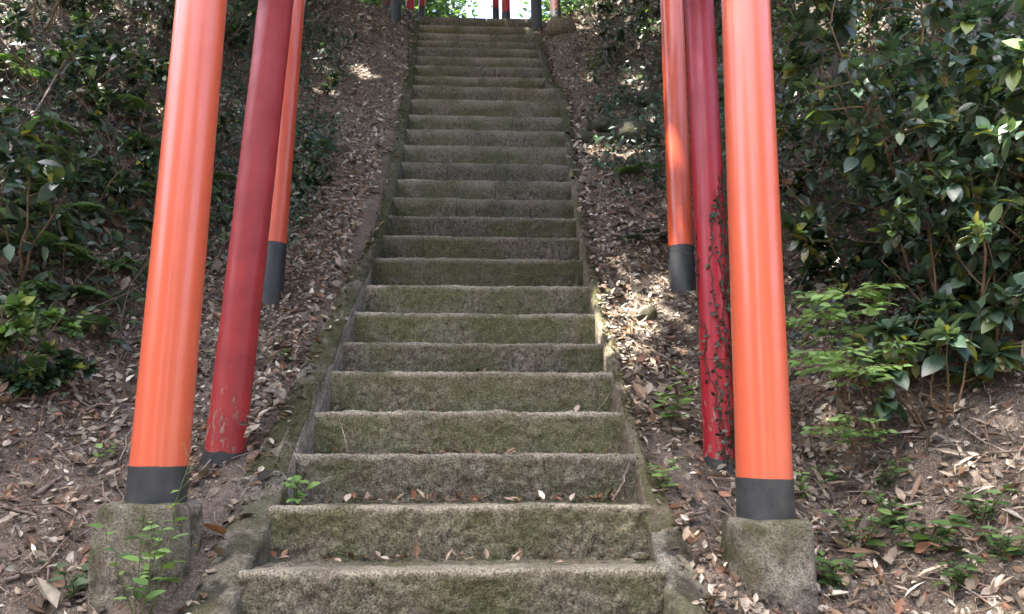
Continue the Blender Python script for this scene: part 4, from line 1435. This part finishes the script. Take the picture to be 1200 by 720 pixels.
# ------------------------------------------------------------------ rocks
def rock(label, p, size, seed, squash=(1, 1, 0.7), mat='rock', group=None):
    n, m = 14, 22
    th = np.linspace(0, math.pi, n); ph = np.linspace(0, 2 * math.pi, m, endpoint=False)
    T, Ph = np.meshgrid(th, ph, indexing='ij')
    X = np.sin(T) * np.cos(Ph); Y = np.sin(T) * np.sin(Ph); Z = np.cos(T)
    X, Y, Z = [np.sign(c) * np.abs(c) ** 0.75 for c in (X, Y, Z)]
    dsp = 1 + 0.35 * fbm(X * 1.6 + seed, Y * 1.6 + Z * 1.3, seed, 4)
    V = np.stack([X * dsp * squash[0], Y * dsp * squash[1], Z * dsp * squash[2]], -1) * size
    idx = np.arange(n * m).reshape(n, m); nx = np.roll(idx, -1, 1)
    f = np.stack([idx[:-1], idx[1:], nx[1:], nx[:-1]], -1).reshape(-1, 4)
    mb = MB(); mb.add(V.reshape(-1, 3), f)
    o = mb.build('rock', M[mat]); o.location = p
    return tag(o, label, 'rock', group)


rock('dark mossy boulder sunk in the right bank above the fern', on(745, 160), 0.20, 1)
rock('dark flat rock beside the mossy boulder on the right bank', on(712, 150), 0.15, 2, (1.3, 1, 0.5))
for i, (px, py, sz) in enumerate([(690, 165, 0.09), (762, 120, 0.12), (728, 118, 0.09)]):
    rock(['dark low rock next to the right kerb under the boulders', 'dark rock beneath the mossy boulder by the far orange post', 'dark wedge of rock between two boulders on the right bank',
          'dark rock below the dry stick on the right bank', 'broad dark rock highest on the right bank'][i], on(px, py), sz, 20 + i, (1.2, 1, 0.75))
rock('rounded mossy stone by the top of the right kerb', on(656, 36), 0.17, 3, (1.1, 1, 0.8), 'kerb_r')
rock('brown angular stone in the litter left of the far orange post foot', on(758, 372), 0.075, 4, (0.8, 1, 1.0), 'concrete')
rock('small grey stone at the right end of the second lowest step', tread_pt(3, 752, 0.6) + Vector((0, 0, 0.01)), 0.022, 5, (1.4, 1, 0.6), 'concrete')
rock('whitish pebble on the edge of an upper step', tread_pt(13, 617, 0.2), 0.018, 6, (1.4, 1, 0.6), 'concrete')
rock('pale pebble near the right end of a high step', tread_pt(24, 614, 0.2), 0.025, 7, (1.2, 1, 0.7), 'concrete')

# ------------------------------------------------------------------ trees (their crowns shade the stairs from above)
SUN_SPOTS = [((783, 335), 0.07), ((800, 380), 0.05), ((760, 430), 0.05), ((745, 385), 0.03), ((735, 330), 0.03), ((800, 450), 0.10), ((690, 95), 0.10), ((742, 95), 0.12),
             ((728, 135), 0.06), ((445, 95), 0.09), ((425, 85), 0.07), ((470, 105), 0.08), ((700, 255), 0.07), ((705, 370), 0.06), ((395, 340), 0.05), ((375, 80), 0.08),
             ((765, 40), 0.15), ((735, 465), 0.05), ((130, 90), 0.06), ((150, 25), 0.07), ((40, 100), 0.06), ((1000, 30), 0.3), ((955, 65), 0.15), ((690, 30), 0.08), ((640, 130), 0.04), ((550, 18), 0.25)]
_sr = random.Random(5)
for (x0, x1, y0, y1, n_) in ((0, 200, 0, 180, 22), (930, 1100, 0, 160, 26), (360, 440, 40, 130, 8), (650, 770, 20, 260, 14), (700, 800, 300, 470, 20)):
    SUN_SPOTS += [((_sr.uniform(x0, x1), _sr.uniform(y0, y1)), _sr.uniform(0.02, 0.07)) for _ in range(n_)]
SPOT_P = [np.array(tuple(hit(*s[0]))) for s in SUN_SPOTS]
SD = np.array(tuple(SUN_DIR))


def tree(name, label, base, trunk_h, r0, crown_c, crown_r, n_leaves, seed, leaf=0.17, lean=None, group=None, shade=True, trunk_only_low=True):
    random.seed(seed)
    lr = np.random.default_rng(seed)
    base = Vector(base); cc = Vector(crown_c)
    root = empty(name, base, label, 'tree', group)
    top = Vector((cc.x, cc.y, cc.z + crown_r[2] * 0.4))
    mb = MB()
    pts = wander(base - Vector((0, 0, 0.3)), top, 14, 0.012)
    rad = [r0 * (1.25 if i == 0 else 1.05 if i == 1 else 1 - 0.8 * i / 14) for i in range(15)]
    v, f = tube_data([p - base for p in pts], rad, 14)
    mb.add(v, f)
    cl = []
    for i in range(26):
        t = random.uniform(0.45, 0.97); k = min(13, int(t * 14)); a = pts[k]
        u = Vector((random.gauss(0, 1), random.gauss(0, 1), random.gauss(0.1, 0.6))).normalized()
        e = cc + Vector((u.x * crown_r[0], u.y * crown_r[1], u.z * crown_r[2])) * random.uniform(0.5, 0.95)
        w = wander(a, e, 7, 0.04, -0.05)
        rr_ = rad[k] * 0.4
        v, f = tube_data([p - base for p in w], [max(0.008, rr_ * (1 - 0.13 * j)) for j in range(8)], 6)
        mb.add(v, f)
        cl += [w[5], w[6], w[7]]
    mb.build('trunk', M['bark'], root)
    cl = np.array([tuple(c) for c in cl])
    u = lr.normal(0, 1, (n_leaves, 3)); u /= np.linalg.norm(u, axis=1, keepdims=True)
    vol = np.array(tuple(cc)) + u * lr.uniform(0, 1, (n_leaves, 1)) ** 0.4 * np.array(crown_r)
    near = cl[lr.integers(0, len(cl), n_leaves)] + lr.normal(0, 0.55, (n_leaves, 3)) * np.array([1, 1, 0.6])
    P = np.where(lr.uniform(0, 1, (n_leaves, 1)) < 0.5, vol, near)
    # gaps in the foliage through which the sun reaches the banks
    keep = np.ones(n_leaves, bool)
    if shade:
        for (_, rad_), q in zip(SUN_SPOTS, SPOT_P):
            w = P - q
            al = w @ SD
            pr = w - al[:, None] * SD
            dist = np.linalg.norm(pr, axis=1)
            ang = np.arctan2(pr[:, 1], pr[:, 0])
            rr_ = rad_ * (1 + 0.9 * vnoise(ang * 1.6 + 7, ang * 0 + rad_ * 50, 5)) + leaf * 0.45
            keep &= ~((dist < rr_) & (al > 0))
    P = P[keep]; n = len(P)
    Mx = frames(lr.uniform(0, 6.283, n), lr.normal(0, 0.5, n), lr.normal(0, 0.5, n))
    mb = MB()
    add_many(mb, SIMPLE, P - np.array(tuple(base)), Mx, leaf * np.clip(lr.normal(1, 0.25, n), 0.5, 1.6), pick(GREEN_DARK + GREEN_MID, n, 0.2))
    o = mb.build('crown', M['canopy'], root); o['kind'] = 'stuff'
    return root


def tz(x, y): return (x, y, gz(x, y))


# shading trees rooted on the banks just outside the view
tree('broadleaf_tree', 'broadleaf tree on the left bank whose crown shades the lower stairs', tz(-4.6, 2.2), 6, 0.20, (-3.0, 2.6, 9.6), (3.2, 3.0, 1.7), 36000, 1)
tree('broadleaf_tree', 'broadleaf tree high on the left bank arching over the flight', tz(-5.2, 6.6), 6, 0.22, (-2.6, 6.2, 12.3), (3.6, 3.3, 1.9), 42000, 2)
tree('broadleaf_tree', 'broadleaf tree on the right bank spreading over the evergreen shrubs', tz(5.4, 3.4), 6, 0.22, (2.7, 3.6, 9.9), (2.9, 3.0, 1.7), 32000, 3)
tree('broadleaf_tree', 'dark-trunked tree behind the evergreen shrubs on the right bank', on(968, 118), 6, 0.17, (3.4, 7.6, 12.6), (3.2, 3.2, 2.0), 36000, 4)
tree('broadleaf_tree', 'broadleaf tree beside the stair top on the left', tz(-4.4, 10.8), 6, 0.2, (-3.6, 10.4, 13.6), (3.0, 3.0, 2.6), 30000, 5)
tree('broadleaf_tree', 'broadleaf tree beside the stair top on the right bank', tz(3.6, 11.5), 6, 0.2, (3.6, 11.6, 13.4), (2.9, 3.0, 3.0), 30000, 6)
tree('broadleaf_tree', 'tree behind the landing seen left of the bright gap', (-2.0, 17, TOP_Z), 5, 0.14, (-2.3, 17, 12.6), (1.9, 2.0, 3.2), 16000, 7, shade=False)
tree('broadleaf_tree', 'tree behind the landing seen right of the bright gap', (2.6, 17.5, TOP_Z), 5, 0.14, (3.0, 17.5, 12.6), (1.9, 2.0, 3.0), 14000, 8, shade=False)

# unseen trees added behind the camera to cut frontal light and break up reflections
tree('broadleaf_tree', 'added light-blocking broadleaf tree downhill on the left of the path', tz(-4.2, -3.5), 6, 0.22, (-4.0, -3.6, 4.6), (2.4, 2.4, 3.6), 26000, 9, shade=False)
tree('broadleaf_tree', 'added light-blocking broadleaf tree downhill on the right of the path', tz(4.0, -4.0), 6, 0.22, (4.2, -4.0, 4.8), (2.4, 2.4, 3.8), 26000, 10, shade=False)
tree('broadleaf_tree', 'added light-blocking broadleaf tree below the foot of the stairs', tz(0.6, -9.0), 6, 0.22, (0.5, -9.0, 3.8), (2.6, 2.4, 4.0), 26000, 11, shade=False)
